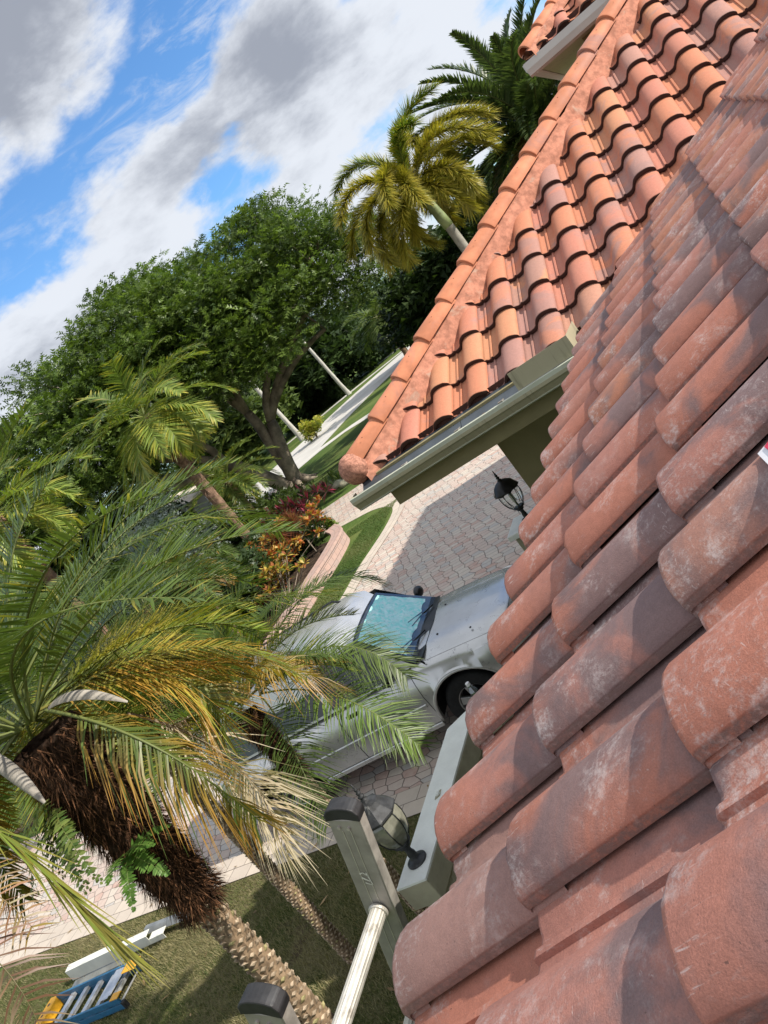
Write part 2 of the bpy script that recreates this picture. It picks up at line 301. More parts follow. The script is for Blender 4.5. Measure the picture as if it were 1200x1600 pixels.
# lawn
m, t, b = newmat('lawn')
P = t.new('ShaderNodeTexCoord').outputs['Object']
n1 = t.noise(P, 0.55, 6, .65, .4); n2 = t.noise(P, 2.6, 6, .7, .6); n3 = t.noise(P, 45, 4, .7)
c = t.mix(t.ramp(n3, .3, .7), (0.045, 0.066, 0.018), (0.135, 0.150, 0.050))
c = t.mix(t.ramp(t.m('ADD', t.m('MULTIPLY', n1, .5), t.m('MULTIPLY', n2, .5)), .42, .56, 0, .85), c, t.mix(t.ramp(n3, .3, .7), (0.14, 0.12, 0.055), (0.30, 0.26, 0.14)))
c = t.mix(t.ramp(t.noise(P, 1.3, 5, .6, .5), .60, .70, 0, .75), c, (0.12, 0.085, 0.06))
t.put(b.inputs['Base Color'], c); b.inputs['Roughness'].default_value = .95; b.inputs['Specular IOR Level'].default_value = .1
bump(t, b, t.m('ADD', n3, t.noise(P, 160, 3, .7)), .03, .9)
m, t, b = newmat('far_grass')
P = t.new('ShaderNodeTexCoord').outputs['Object']
n3 = t.noise(P, 14, 5, .7); n1 = t.noise(P, .35, 5, .6)
c = t.mix(t.ramp(n3, .3, .7), (0.055, 0.095, 0.022), (0.105, 0.160, 0.038)); c = t.mix(t.ramp(n1, .45, .62, 0, .5), c, (.17, .19, .06))
t.put(b.inputs['Base Color'], c); b.inputs['Roughness'].default_value = .95; b.inputs['Specular IOR Level'].default_value = .1
bump(t, b, n3, .03, .9)

# ------------------------------------------------------------------ mesh helpers
class MB:
    def __init__(s): s.v = []; s.f = []; s.uv = None
    def add(s, vs, fs):
        o = len(s.v); s.v += [tuple(v) for v in vs]; s.f += [tuple(i+o for i in f) for f in fs]
    def box(s, a, b_):
        x0, y0, z0 = a; x1, y1, z1 = b_
        s.add([(x0,y0,z0),(x1,y0,z0),(x1,y1,z0),(x0,y1,z0),(x0,y0,z1),(x1,y0,z1),(x1,y1,z1),(x0,y1,z1)],
              [(0,3,2,1),(4,5,6,7),(0,1,5,4),(1,2,6,5),(2,3,7,6),(3,0,4,7)])
    def tube(s, pts, rs, n=10, cap=True):
        pts = [Vector(p) for p in pts]
        if not hasattr(rs, '__len__'): rs = [rs]*len(pts)
        vs = []; fs = []; ref = Vector((0, 0, 1))
        for i, p in enumerate(pts):
            d = (pts[min(i+1, len(pts)-1)]-pts[max(i-1, 0)]).normalized()
            if abs(d.dot(ref)) > .95: ref = Vector((1, 0, 0))
            a = d.cross(ref).normalized(); c = d.cross(a); ref = -c if c.dot(ref) < 0 else c
            a = d.cross(ref).normalized(); c = a.cross(d)
            for k in range(n):
                w = 2*math.pi*k/n; vs.append(p+(a*math.cos(w)+c*math.sin(w))*rs[i])
        for i in range(len(pts)-1):
            for k in range(n): fs.append((i*n+k, i*n+(k+1) % n, (i+1)*n+(k+1) % n, (i+1)*n+k))
        if cap: fs.append(tuple(range(n-1, -1, -1))); fs.append(tuple((len(pts)-1)*n+k for k in range(n)))
        s.add(vs, fs)
    def lathe(s, c, prof, n=24, cap=True, sides=None):
        c = Vector(c); n = sides or n; vs = []; fs = []
        for r, zz in prof:
            for k in range(n):
                w = 2*math.pi*(k+.5)/n; vs.append((c.x+r*math.cos(w), c.y+r*math.sin(w), c.z+zz))
        for i in range(len(prof)-1):
            for k in range(n): fs.append((i*n+k, i*n+(k+1) % n, (i+1)*n+(k+1) % n, (i+1)*n+k))
        if cap: fs.append(tuple(range(n-1, -1, -1))); fs.append(tuple((len(prof)-1)*n+k for k in range(n)))
        s.add(vs, fs)
    def prism(s, poly, z0, z1):
        n = len(poly); vs = [(p[0], p[1], z0) for p in poly]+[(p[0], p[1], z1) for p in poly]
        s.add(vs, [tuple(range(n-1, -1, -1)), tuple(range(n, 2*n))]+[(i, (i+1) % n, n+(i+1) % n, n+i) for i in range(n)])
    def extr(s, prof, a, b_, close=True):          # prof: list of offset vectors, swept a->b
        n = len(prof); a = Vector(a); b_ = Vector(b_)
        vs = [a+Vector(p) for p in prof]+[b_+Vector(p) for p in prof]
        m_ = n if close else n-1
        fs = [(i, (i+1) % n, n+(i+1) % n, n+i) for i in range(m_)]
        if close: fs += [tuple(range(n-1, -1, -1)), tuple(range(n, 2*n))]
        s.add(vs, fs)
def wloc(o):
    p = Vector((0, 0, 0))
    while o is not None: p += o.location; o = o.parent
    return p
def link(o, parent):
    COL.objects.link(o)
    if parent is not None: o.parent = parent
def mesh(name, v, f, mat, parent=None, smooth=False, col=None, local=False, uv=None, bevel=0, loc=None):
    v = np.asarray(v, dtype=np.float32).reshape(-1, 3)
    if parent is not None and not local: v = v-np.array(wloc(parent), dtype=np.float32)
    if loc is not None: v = v-np.array(loc, dtype=np.float32)
    me = bpy.data.meshes.new(name)
    if isinstance(f, np.ndarray):
        k = f.shape[1]; nf = f.shape[0]
        me.vertices.add(len(v)); me.vertices.foreach_set('co', v.ravel())
        me.loops.add(nf*k); me.loops.foreach_set('vertex_index', f.astype(np.int32).ravel())
        me.polygons.add(nf); me.polygons.foreach_set('loop_start', np.arange(0, nf*k, k, dtype=np.int32))
        me.update(calc_edges=True)
    else: me.from_pydata([tuple(map(float, q)) for q in v], [], f)
    if isinstance(mat, str): me.materials.append(MATS[mat])
    if smooth: me.polygons.foreach_set('use_smooth', np.ones(len(me.polygons), dtype=bool))
    if col is not None:
        a = me.color_attributes.new('Col', 'FLOAT_COLOR', 'POINT'); c4 = np.ones((len(v), 4), dtype=np.float32); c4[:, :3] = col
        a.data.foreach_set('color', c4.ravel())
    if uv is not None:
        L = me.uv_layers.new(name='UVMap'); idx = np.zeros(len(me.loops), dtype=np.int32); me.loops.foreach_get('vertex_index', idx)
        L.data.foreach_set('uv', np.asarray(uv, dtype=np.float32)[idx].ravel())
    me.validate(); me.update()
    o = bpy.data.objects.new(name, me)
    if loc is not None: o.location = loc
    link(o, parent)
    if bevel:
        md = o.modifiers.new('bevel', 'BEVEL'); md.width = bevel; md.segments = 2; md.limit_method = 'ANGLE'
    return o
def build(mb, name, mat, parent=None, **k): return mesh(name, mb.v, mb.f, mat, parent, **k)
def thing(name, label, cat, loc, group=None, rz=0.0):
    o = bpy.data.objects.new(name, None); COL.objects.link(o); o.location = loc; o.rotation_euler = (0, 0, rz); o.empty_display_size = .1
    o['label'] = label; o['category'] = cat
    if group: o['group'] = group
    return o
def tag(o, label, cat, group=None):
    o['label'] = label; o['category'] = cat
    if group: o['group'] = group
    return o
def struct(o, kind='structure'): o['kind'] = kind; return o

# ------------------------------------------------------------------ ground, drive, road
def sheet(name, poly, z, mat):
    return struct(mesh(name, [(p[0], p[1], z) for p in poly], [tuple(range(len(poly)))], mat))
sheet('ground', [(-400, -300), (400, -300), (400, 500), (-400, 500)], 0.0, 'far_grass')
sheet('lawn', [(-14, -1), (-0.5, -1), (-0.5, 5.97), (-14, 5.97)], 0.006, 'lawn')
drive = [(-34, 5.97), (3, 5.97), (3, 27), (-9.5, 27), (-11.5, 25.0), (-13.2, 24.4), (-16.0, 24.2), (-20, 26.5), (-24, 33), (-27, 40), (-31, 44), (-34, 40), (-27, 31), (-22, 22), (-19.5, 9.75), (-34, 9.75)]
sheet('driveway', drive, 0.010, 'pavers')
def ribbon(name, pts, w, z, mat, h=0.0, parent=None, kind=True):
    """flat strip following a line of points; uv in metres"""
    v = []; uv = []; L = 0
    for i, p in enumerate(pts):
        p = Vector(p).to_2d(); a = Vector(pts[max(i-1, 0)]).to_2d(); c = Vector(pts[min(i+1, len(pts)-1)]).to_2d()
        d = (c-a).normalized(); n = Vector((-d.y, d.x))
        if i: L += (p-Vector(pts[i-1]).to_2d()).length
        v += [(p.x, p.y, z), (p.x+n.x*w, p.y+n.y*w, z)]; uv += [(L, 0), (L, w)]
    f = [(2*i, 2*i+2, 2*i+3, 2*i+1) for i in range(len(pts)-1)]
    o = mesh(name, v, f, mat, parent, uv=uv)
    return struct(o) if kind else o
def smoothline(pts, k=6):
    out = []; n = len(pts); P_ = [Vector(p) for p in pts]
    for i in range(n-1):
        a, b_, c, d = P_[max(i-1, 0)], P_[i], P_[i+1], P_[min(i+2, n-1)]
        for j in range(k):
            u_ = j/k; out.append(.5*((2*b_)+(c-a)*u_+(2*a-5*b_+4*c-d)*u_**2+(-a+3*b_-3*c+d)*u_**3))
    out.append(P_[-1]); return out
ribbon('driveway_border', [(3, 5.93), (-34, 5.93)], -0.47, 0.016, 'border')
# grass island with its rounded tip
isl = smoothline([(-10.4, 9.9, 0), (-10.15, 11.5, 0), (-10.1, 13.8, 0), (-10.15, 15.2, 0), (-10.05, 17.0, 0), (-10.2, 18.3, 0), (-10.7, 19.05, 0), (-11.5, 19.65, 0), (-12.5, 19.95, 0), (-13.6, 20.3, 0), (-15.5, 21.3, 0), (-17.5, 23, 0)])
sheet('grass_island', [(p.x, p.y) for p in isl]+[(-20, 23), (-20, 9.9)], 0.022, 'far_grass')
ribbon('island_border', isl, -0.42, 0.028, 'border')
sheet('planting_bed', [(-11.55, 13.0), (-11.75, 16.8), (-12.0, 18.1), (-12.8, 19.1), (-14.5, 19.9), (-17, 21.8), (-19.5, 22.8), (-19.8, 10.4), (-12, 10.4)], 0.034, 'soil')
sheet('road', [(-24.6, 41.0), (-25.0, 42.4), (-25.1, 48), (-24.7, 53), (-23.0, 60), (-19, 70), (-24, 76), (-28.5, 67.4), (-31, 62), (-32.1, 57), (-32.9, 52.5), (-37, 42), (-46, 30), (-40, 25), (-33, 33)], 0.012, 'concrete')
sheet('sidewalk', [(-25.3, 40.0), (-24.3, 41.1), (-22.4, 41.6), (-20.3, 40.7), (-12, 39.0), (-12, 40.6), (-20.8, 42.3), (-22.4, 42.8), (-25.0, 42.6), (-33, 36), (-33, 34)], 0.018, 'sidewalk')
sheet('sidewalk', [(-33.0, 66.5), (-30.5, 68.2), (-26, 71), (-25.5, 72.6), (-30.3, 70.0), (-33.6, 68.5), (-40, 62), (-40, 60)], 0.018, 'sidewalk')
sheet('sidewalk', [(-37.2, 77.5), (-33, 76.2), (-22, 79), (-22, 80.5), (-33, 77.6), (-37.4, 78.8)], 0.018, 'sidewalk')

def tris_mesh(name, V, mat, cols, parent=None, **k):
    """V (n,3,3) triangles"""
    n = V.shape[0]; return mesh(name, V.reshape(-1, 3), np.arange(n*3).reshape(n, 3), mat, parent, col=np.repeat(cols, 3, axis=0), **k)
def grass(name, n, poly_fn, z, hmin, hmax, w, c0, c1, dry, dk=.9):
    P_ = poly_fn(n); n = len(P_)
    a = rng.uniform(0, 2*np.pi, n); h = rng.uniform(hmin, hmax, n); ln = rng.uniform(.2, 1.1, n)
    d = np.stack([np.cos(a), np.sin(a), np.zeros(n)], 1); s = np.stack([-np.sin(a), np.cos(a), np.zeros(n)], 1)*w*.5
    b_ = np.column_stack([P_, np.full(n, z)]); tip = b_+d*(h*ln)[:, None]; tip[:, 2] += h
    V = np.stack([b_-s, b_+s, tip], 1)
    k = rng.random(n)[:, None]; c = np.array(c0)*(1-k)+np.array(c1)*k
    patch = (np.sin(P_[:, 0]*1.7+np.sin(P_[:, 1]*2.3)*1.3)+np.sin(P_[:, 1]*2.9+P_[:, 0]*.8)+rng.normal(0, .9, n)) > dk
    c[patch] = c[patch]*.35+np.array(dry)*.65
    return struct(tris_mesh(name, V, 'leaf_dull', c), 'stuff')
def near_area(n):
    x_ = rng.uniform(-13.5, -2.9, n); y_ = rng.uniform(1.2, 5.9, n); k = rng.random(n) < np.clip(1.25+(y_-5.9)*.05-np.maximum(0, -9-x_)*.1, .2, 1)
    return np.column_stack([x_, y_])[k]
grass('lawn_grass', 170000, near_area, 0.006, .018, .05, .0065, (.055, .085, .020), (.16, .175, .06), (.36, .30, .17), -.5)
def isl_area(n):
    x_ = rng.uniform(-12.2, -10.1, n); y_ = rng.uniform(10.5, 19.3, n)
    k = ~((x_ < -11.3) & (y_ < 18.3)) & ~((x_ > -10.3) & (y_ > 17.8)) & (x_ < -10.2) & (y_ < 19.2-(x_+10.2)*-.1)
    return np.column_stack([x_, y_])[k]
grass('island_grass', 60000, isl_area, 0.022, .02, .05, .011, (.05, .10, .02), (.13, .20, .05), (.20, .20, .08))

# fallen leaves and frond scraps on lawn and drive
n = 150; P_ = np.column_stack([rng.uniform(-13, -4.2, n), rng.uniform(2.6, 9.5, n)]); a = rng.uniform(0, 6.28, n); L_ = rng.uniform(.03, .09, n)[:, None]; w = rng.uniform(.008, .02, n)[:, None]
d = np.stack([np.cos(a), np.sin(a), rng.uniform(0, .3, n)], 1); s_ = np.stack([-np.sin(a), np.cos(a), 0*a], 1); b_ = np.column_stack([P_, np.full(n, .03)])
V = np.concatenate([np.stack([b_-d*L_, b_+s_*w, b_+d*L_], 1), np.stack([b_-d*L_, b_+d*L_, b_-s_*w], 1)]); c = np.array((.30, .20, .10))*rng.uniform(.5, 1.5, (n, 1))
struct(tris_mesh('fallen_leaves', V, 'leaf_dull', np.concatenate([c, c])), 'stuff')
# planter wall
pw = smoothline([(-11.05, 11.6, 0), (-11.2, 13.5, 0), (-11.3, 15.2, 0), (-11.4, 16.7, 0), (-11.65, 18.0, 0), (-12.35, 18.95, 0)])
pwt = thing('planter_wall', 'curved low wall of pinkish bricks edging the planting bed beside the grass tongue', 'wall', (-11.3, 15.2, 0))
def wallstrip(name, pts, w, z0, z1, mat, parent):
    v = []; uv = []; f = []; L = 0
    for i, p in enumerate(pts):
        a = pts[max(i-1, 0)]; c = pts[min(i+1, len(pts)-1)]; d = (c-a).normalized(); n = Vector((-d.y, d.x, 0))
        if i: L += (p-pts[i-1]).length
        q = p+n*w
        v += [(p.x, p.y, z0), (p.x, p.y, z1), (q.x, q.y, z1), (q.x, q.y, z0)]; uv += [(L, 0), (L, z1-z0), (L, z1-z0+abs(w)), (L, 2*(z1-z0)+abs(w))]
    for i in range(len(pts)-1):
        for k in range(3): f.append((4*i+k, 4*i+4+k, 4*i+5+k, 4*i+1+k))
    f += [(0, 1, 2, 3), tuple(4*(len(pts)-1)+k for k in (3, 2, 1, 0))]
    return mesh(name, v, f, mat, parent, uv=uv)
wallstrip('wall_body', pw, 0.30, 0, 0.36, 'planter_brick', pwt)
pc = [p+Vector((.03, 0, 0)) for p in pw]
wallstrip('coping', pc, 0.36, 0.362, 0.44, 'planter_brick', pwt)

# ------------------------------------------------------------------ roof tiles
TW, EXP, TL, TT = 0.305, 0.3545, 0.425, 0.027
PROF = [(0, .024), (.001, .036), (.02, .046), (.06, .057), (.11, .066), (.17, .073), (.23, .077), (.30, .079), (.37, .077), (.44, .070), (.50, .058), (.55, .038), (.59, .018), (.64, .006), (.72, .002), (.775, .001), (.785, .010), (.825, .010), (.835, .001), (.90, .002), (.95, .010), (1.0, .014), (1.07, .014)]
def tiles(name, O, Sx, A, ncol, nrow, mat, parent, cuts=(), lod=0, TT=TT):
    """O: corner of the tile field on the reference plane; Sx up the slope; A along the eave"""
    O = np.array(O, float); Sx = np.array(Sx, float); A = np.array(A, float); N_ = np.cross(Sx, A)
    pv = np.array(PROF)
    if lod: pv = pv[[0, 1, 3, 5, 7, 9, 11, 13, 15, 18, 21, 22]]
    rows = [(.05, -.001-TT), (.004, .001-TT), (0., .004-TT), (0.001, -.006), (.004, -.0015), (.010, 0), (.12, 0), (.24, 0), (TL, 0)]
    if lod: rows = [(.05, -.028), (0., -.026), (0.001, -.006), (.010, 0), (.20, 0), (TL, 0)]
    nu, nv = len(rows), len(pv)
    us = np.array([r[0] for r in rows]); ds = np.array([r[1] for r in rows])
    U_, V_ = np.meshgrid(us, pv[:, 0], indexing='ij'); H_ = ds[:, None]+pv[None, :, 1]+TT*(1-U_/EXP)
    H_[:2, 0] = H_[:2, 1]-.004
    q = [(i*nv+j, i*nv+j+1, (i+1)*nv+j+1, (i+1)*nv+j) for i in range(nu-1) for j in range(nv-1)]
    q = np.array(q)
    allv = []; allf = []; allc = []; alluv = []; o = 0
    for r_ in range(nrow):
        for c_ in range(ncol):
            ju, jh, jt_, jw = rng.normal(0, .0022), rng.normal(0, .0009), rng.normal(0, .004), rng.normal(0, .0015)
            a = (c_+V_)*TW+jw; nz = rng.normal(0, .0010 if not lod else 0, nv); nz[rng.random(nv) < .06] += .004 if not lod else 0; nk = np.zeros((nu, 1)); nk[1:5] = 1; u_ = r_*EXP+U_+ju+jt_*(V_-.5)+nk*nz[None, :]
            base = O+u_[..., None]*Sx+a[..., None]*A+(H_+jh)[..., None]*N_
            mid = O+(r_+.5)*EXP*Sx+(c_+.5)*TW*A
            if any(np.dot(mid-np.array(p), n) < -.5 for p, n in cuts): continue
            allv.append(base.reshape(-1, 3)); allf.append(q+o); o += nu*nv
            allc.append(np.tile(rng.random(3), (nu*nv, 1))); alluv.append(np.stack([U_.ravel(), V_.ravel()], 1))
    ob = mesh(name, np.concatenate(allv), np.concatenate(allf), mat, parent, smooth=True, col=np.concatenate(allc), uv=np.concatenate(alluv))
    if cuts:
        import bmesh
        bm = bmesh.new(); bm.from_mesh(ob.data); off = wloc(parent) if parent else Vector((0, 0, 0))
        for p, n in cuts:
            bmesh.ops.bisect_plane(bm, geom=bm.verts[:]+bm.edges[:]+bm.faces[:], plane_co=Vector(p)-off, plane_no=Vector(n), clear_inner=True)
        bm.to_mesh(ob.data); bm.free(); ob.data.update()
    sm = ob.data
    try: sm.set_sharp_from_angle(angle=rad(50))
    except Exception: pass
    return ob

house = thing('house', 'single storey house in the foreground with red and orange barrel tile roofs and olive walls', 'house', (0, 6, 0))
s1 = 0.423; L1 = math.hypot(1, s1); Sn = (1/L1, 0, s1/L1); An = (0, 1, 0); Nn = Vector((-s1/L1, 0, 1/L1))
HT = .079+TT
On = Vector((-0.977, 0, 3.565))-Nn*HT
s2 = 0.492; L2 = math.hypot(1, s2); Sw = (0, 1/L2, s2/L2); Nw = Vector((0, -s2/L2, 1/L2))
Ow = Vector((0, 5.08, 3.565))-Nw*(HT+.007)
# tip of a crest on the near eave sits at Y = 1.35*0.835 etc; crest is 0.30 across a tile
y00 = 1.13-0.30*TW-8*TW
# valley: near plane z = wing plane z
k_ = s1/s2
vdir = Vector((1, k_, s1)).normalized(); vp = Vector((-0.977, 5.10, 3.5))
vn = Vector((k_, -1, 0)).normalized()
near_cut = [(tuple(vp), tuple(vn))]
roofA = tiles('roof', (On.x, y00, On.z), Sn, An, 44, 17, 'tile_near', house, near_cut)
# deck under the near tiles
def quadmesh(name, pts, mat, parent): return mesh(name, pts, [tuple(range(len(pts)))], mat, parent)
mb = MB()
zz = lambda X: On.z-.03+(X-On.x)*s1
mb.add([(-.95, y00, zz(-.95)), (4.9, y00, zz(4.9)), (4.9, 5.13+(4.9+.977)*k_, zz(4.9)), (-.95, 5.13, zz(-.95))], [(0, 1, 2, 3)])
build(mb, 'roof_deck', 'under_tile', roofA)

# wing roof, facing the camera, cut along hip and valley
hipn = Vector((1, -1, 0)).normalized(); hp = Vector((-2.87, 5.08, 3.5))
xA = 2.2
colx = -1.189+0.30*TW   # a crest is seen here
xA = colx+TW*12
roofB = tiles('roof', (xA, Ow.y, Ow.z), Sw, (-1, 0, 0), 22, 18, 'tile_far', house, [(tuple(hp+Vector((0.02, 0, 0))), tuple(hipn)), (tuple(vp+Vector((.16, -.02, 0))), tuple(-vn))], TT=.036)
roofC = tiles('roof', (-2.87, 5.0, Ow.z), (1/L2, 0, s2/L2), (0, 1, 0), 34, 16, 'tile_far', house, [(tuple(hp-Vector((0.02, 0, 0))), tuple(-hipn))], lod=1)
mb = MB(); zw = lambda Y: Ow.z-.035+(Y-Ow.y)*s2
mb.add([(-2.84, 5.11, zw(5.11)), (2.6, 5.11, zw(5.11)), (2.6, 10.8, zw(10.8)), (2.8, 10.8, zw(10.8))], [(0, 1, 2, 3)])
mb.add([(-2.84, 5.11, zw(5.11)), (2.8, 10.8, zw(10.8)), (2.8, 15, zw(10.8)), (-2.84, 15, zw(5.11))], [(0, 1, 2, 3)])
build(mb, 'roof_deck', 'under_tile', roofB)
# dark closure behind the open arches of the eave course
mb = MB(); mb.add([(-2.80, 5.125, 3.40), (-.95, 5.125, 3.40), (-.95, 5.125, 3.545), (-2.80, 5.125, 3.545)], [(0, 1, 2, 3)])
build(mb, 'eave_closure', 'under_tile', roofB)

# hip caps
def hipz(X): return 3.83+.496*(X+2.63)
def caps(name, x0, y0, z0, n, step, slope, rw, mat, parent, ln=.40):
    v = []; f = []; d = Vector((1, 1, slope*1.0)).normalized(); side = Vector((1, -1, 0)).normalized(); up = side.cross(d)*1.0
    if up.z < 0: up = -up
    m_ = 13
    for i in range(n):
        p = Vector((x0+step*i, y0+step*i, z0+slope*step*i)); o = len(v)
        jit = rng.normal(0, .003)
        for (s_, rr, lift) in ((-.002, rw-.022, 0), (0, rw, 0), (.012, rw+.002, .002), (ln*.5, rw*.96, -.007), (ln, rw*.90, -.018)):
            for k in range(m_):
                w = math.pi*(k/(m_-1))*1.02-.03
                # tip-to-tip arch
                v.append(p+d*s_+side*(math.cos(w)*rr+jit)+up*(math.sin(w)*rr*.95-rw*.95+lift))
        for a in range(4):
            for k in range(m_-1): f.append((o+a*m_+k, o+(a+1)*m_+k, o+(a+1)*m_+k+1, o+a*m_+k+1))
    ob = mesh(name, v, f, mat, parent, smooth=True)
    ob.data.set_sharp_from_angle(angle=rad(40)); return ob
capsB = caps('hip_cap', -2.87, 5.08, hipz(-2.87)+.005, 24, .2385, .496, .104, 'cap_tile', roofB)
# nail holes
mb = MB()
for i in range(24):
    xx = -2.87+.2385*i+.12; d = Vector((1, 1, .496)).normalized(); p = Vector((xx, xx+7.95, hipz(xx)-.02))+Vector((.052, -.052, .0))
    mb.lathe((p.x+.012, p.y-.012, p.z+.0025), [(.0045, 0), (.0045, .004)], 8)
build(mb, 'nail_hole', 'under_tile', roofB)
# mortar bedding on both sides of the caps
v = []; f = []; n = 150; m_ = 9
side = Vector((1, -1, 0)).normalized()
for sd in (1, -1):
    o = len(v)
    for i in range(n):
        xx = -2.86+(5.6)*i/(n-1); p = Vector((xx, xx+7.95, hipz(xx)))
        ph = (xx/TW*2*math.pi)
        wd = .122+.008*math.sin(xx*13)+rng.normal(0, .003)
        for j in range(m_):
            q = j/(m_-1); w = .072+q*(wd-.072)
            tip = p+side*sd*w
            zref = Ow.z+((tip.y if sd > 0 else tip.x+7.95)-Ow.y)*s2      # the tile plane under it
            zz_ = zref+.190-.065*q-.075*q*q+rng.normal(0, .004)+.010*math.sin(xx*23+q*4)*math.sin(xx*9+1)
            if q > .99: zz_ = zref-.01
            v.append((tip.x, tip.y, zz_))
    for i in range(n-1):
        for j in range(m_-1): f.append((o+i*m_+j, o+(i+1)*m_+j, o+(i+1)*m_+j+1, o+i*m_+j+1))
mesh('mortar', v, f, 'mortar', roofB, smooth=True)
# rounded mortar end of the hip
import bmesh
bm = bmesh.new(); bmesh.ops.create_icosphere(bm, subdivisions=4, radius=1)
for q in bm.verts:
    nn = math.sin(q.co.x*9)*math.sin(q.co.y*8+1)*math.sin(q.co.z*10)*.03
    q.co = Vector((q.co.x*.132, q.co.y*.11, q.co.z*.122))*(1+nn+rng.normal(0, .008))
    q.co.rotate(Matrix.Rotation(rad(-45), 3, 'Z'))
vv = [tuple(q.co+Vector((-2.865, 5.075, hipz(-2.87)-.105))) for q in bm.verts]; ff = [tuple(w.index for w in q.verts) for q in bm.faces]; bm.free()
mesh('hip_end', vv, ff, 'mortar_ball', roofB, smooth=True)

# gutter of the wing
GZ = 3.462
gut = MB()
gp = [(0, .14, -.02), (0, .13, -.105), (0, .06, -.118), (0, .045, -.110), (0, .018, -.062), (0, .006, -.050), (0, .006, -.028)]
gy = 4.875
gut.extr([Vector((0, y_, z_)) for _, y_, z_ in gp], (-2.945, gy, GZ), (-.80, gy, GZ-.012), close=False)
gutter = build(gut, 'gutter', 'gutter_paint', house); gutter.modifiers.new('solid', 'SOLIDIFY').thickness = .004
lip = MB(); lip.extr([Vector((0, .004, -.030)), Vector((0, .004, -.002)), Vector((0, .010, .002)), Vector((0, .026, .001)), Vector((0, .026, -.006)), Vector((0, .012, -.010)), Vector((0, .012, -.030))], (-2.947, gy, GZ), (-.80, gy, GZ-.012))
build(lip, 'gutter_lip_lit', 'gutter_lip_lit', gutter)
ec = MB(); ec.extr([Vector((0, .14, 0)), Vector((0, .13, -.106)), Vector((0, .06, -.119)), Vector((0, .045, -.111)), Vector((0, .018, -.062)), Vector((0, .006, -.050)), Vector((0, .006, .0))], (-2.951, gy, GZ), (-2.946, gy, GZ))
build(ec, 'end_cap', 'gutter_paint', gutter)
cr = MB(); cr.extr([Vector((0, .040, -.1155)), Vector((0, .043, -.1085)), Vector((0, .039, -.1045)), Vector((0, .033, -.108))], (-2.946, gy, GZ), (-.80, gy, GZ-.012))  # highlight along the lower fold, painted as a pale strip
build(cr, 'crease_highlight', 'gutter_lip_lit', gutter)
# things lying in the gutter: bracket screws, leaves
for xx in (-2.45, -1.98, -1.62):
    hk = MB(); hk.box((xx, gy+.02, GZ-.014), (xx+.012, gy+.13, GZ-.006)); hk.box((xx-.012, gy+.015, GZ-.02), (xx+.024, gy+.035, GZ+.004))
    build(hk, 'gutter_hanger', 'aluminium', gutter)
for k in range(26):
    mb = MB(); xx = rng.uniform(-2.9, -1.5); p = Vector((xx, gy+rng.uniform(.03, .06), GZ-.050+rng.uniform(0, .03))); d = Vector((rng.uniform(.02, .05), rng.normal(0, .012), rng.uniform(-.004, .012))); w = Vector((0, .006, .003))
    if k == 0: LT = MB()
    LT.add([p-w, p+d*.5-w*1.6, p+d, p+d*.5+w*1.6, p+w], [(0, 1, 2, 3, 4)])
build(LT, 'gutter_leaves', 'bark_boots', gutter)
fl = MB()
for a, b_ in ((-2.86, -1.96), (-1.955, -.9)):
    j = .003 if a > -2 else 0
    fl.add([(a, 5.12, 3.500+j), (b_, 5.12, 3.500+j), (b_, 5.03+j, 3.482+j), (a, 5.03, 3.482), (a, 4.95-j, 3.435), (b_, 4.95-j, 3.435)], [(0, 1, 2, 3), (3, 2, 5, 4)])
build(fl, 'drip_flashing', 'flashing', house).modifiers.new('solid', 'SOLIDIFY').thickness = .003
inn = MB(); inn.box((-2.94, gy+.05, GZ-.10), (-.8, gy+.125, GZ-.055)); build(inn, 'gutter_fill', 'gutter_dark', gutter)  # near-black block that darkens the trough's interior
# splash guard bent from the same sheet
sg = MB(); yb = 4.905
sg.add([(-1.475, yb, 3.455), (-1.04, yb, 3.455), (-1.04, yb, 3.585), (-1.475, yb, 3.585), (-1.005, yb+.22, 3.455), (-1.005, yb+.22, 3.60)], [(0, 1, 2, 3), (1, 4, 5, 2)])
build(sg, 'splash_guard', 'gutter_paint', house).modifiers.new('solid', 'SOLIDIFY').thickness = .004
# fascia, soffit, walls
fb_ = MB(); fb_.box((-2.72, 5.022, 3.205), (-.55, 5.060, 3.50)); build(fb_, 'fascia', 'stucco_olive', house, bevel=.003)
fb_ = MB(); fb_.box((-2.72, 5.062, 3.205), (-2.68, 15, 3.45)); build(fb_, 'fascia', 'stucco_olive', house)
sf = MB(); sf.box((-2.68, 5.062, 3.215), (-.5, 5.6, 3.235)); sf.box((-2.68, 5.6, 3.215), (-2.06, 15, 3.235)); build(sf, 'soffit', 'stucco_olive', house)
vt = MB(); vt.box((-1.50, 5.30, 3.205), (-1.15, 5.40, 3.213)); build(vt, 'soffit_vent', 'gutter_dark', house)
wl = MB(); wl.box((-2.06, 5.6, 0), (4, 15, 3.21)); build(wl, 'wall', 'stucco_olive', house)
wl = MB(); wl.box((-.48, -1.3, 0), (4, 5.6, 3.25)); build(wl, 'wall', 'stucco_olive', house)
sf = MB(); sf.box((-.90, -1.3, 3.235), (-.48, 5.06, 3.26)); build(sf, 'soffit', 'stucco_olive', house)
fb_ = MB(); fb_.box((-.93, -1.3, 3.235), (-.90, 5.02, 3.42)); build(fb_, 'fascia', 'stucco_olive', house)

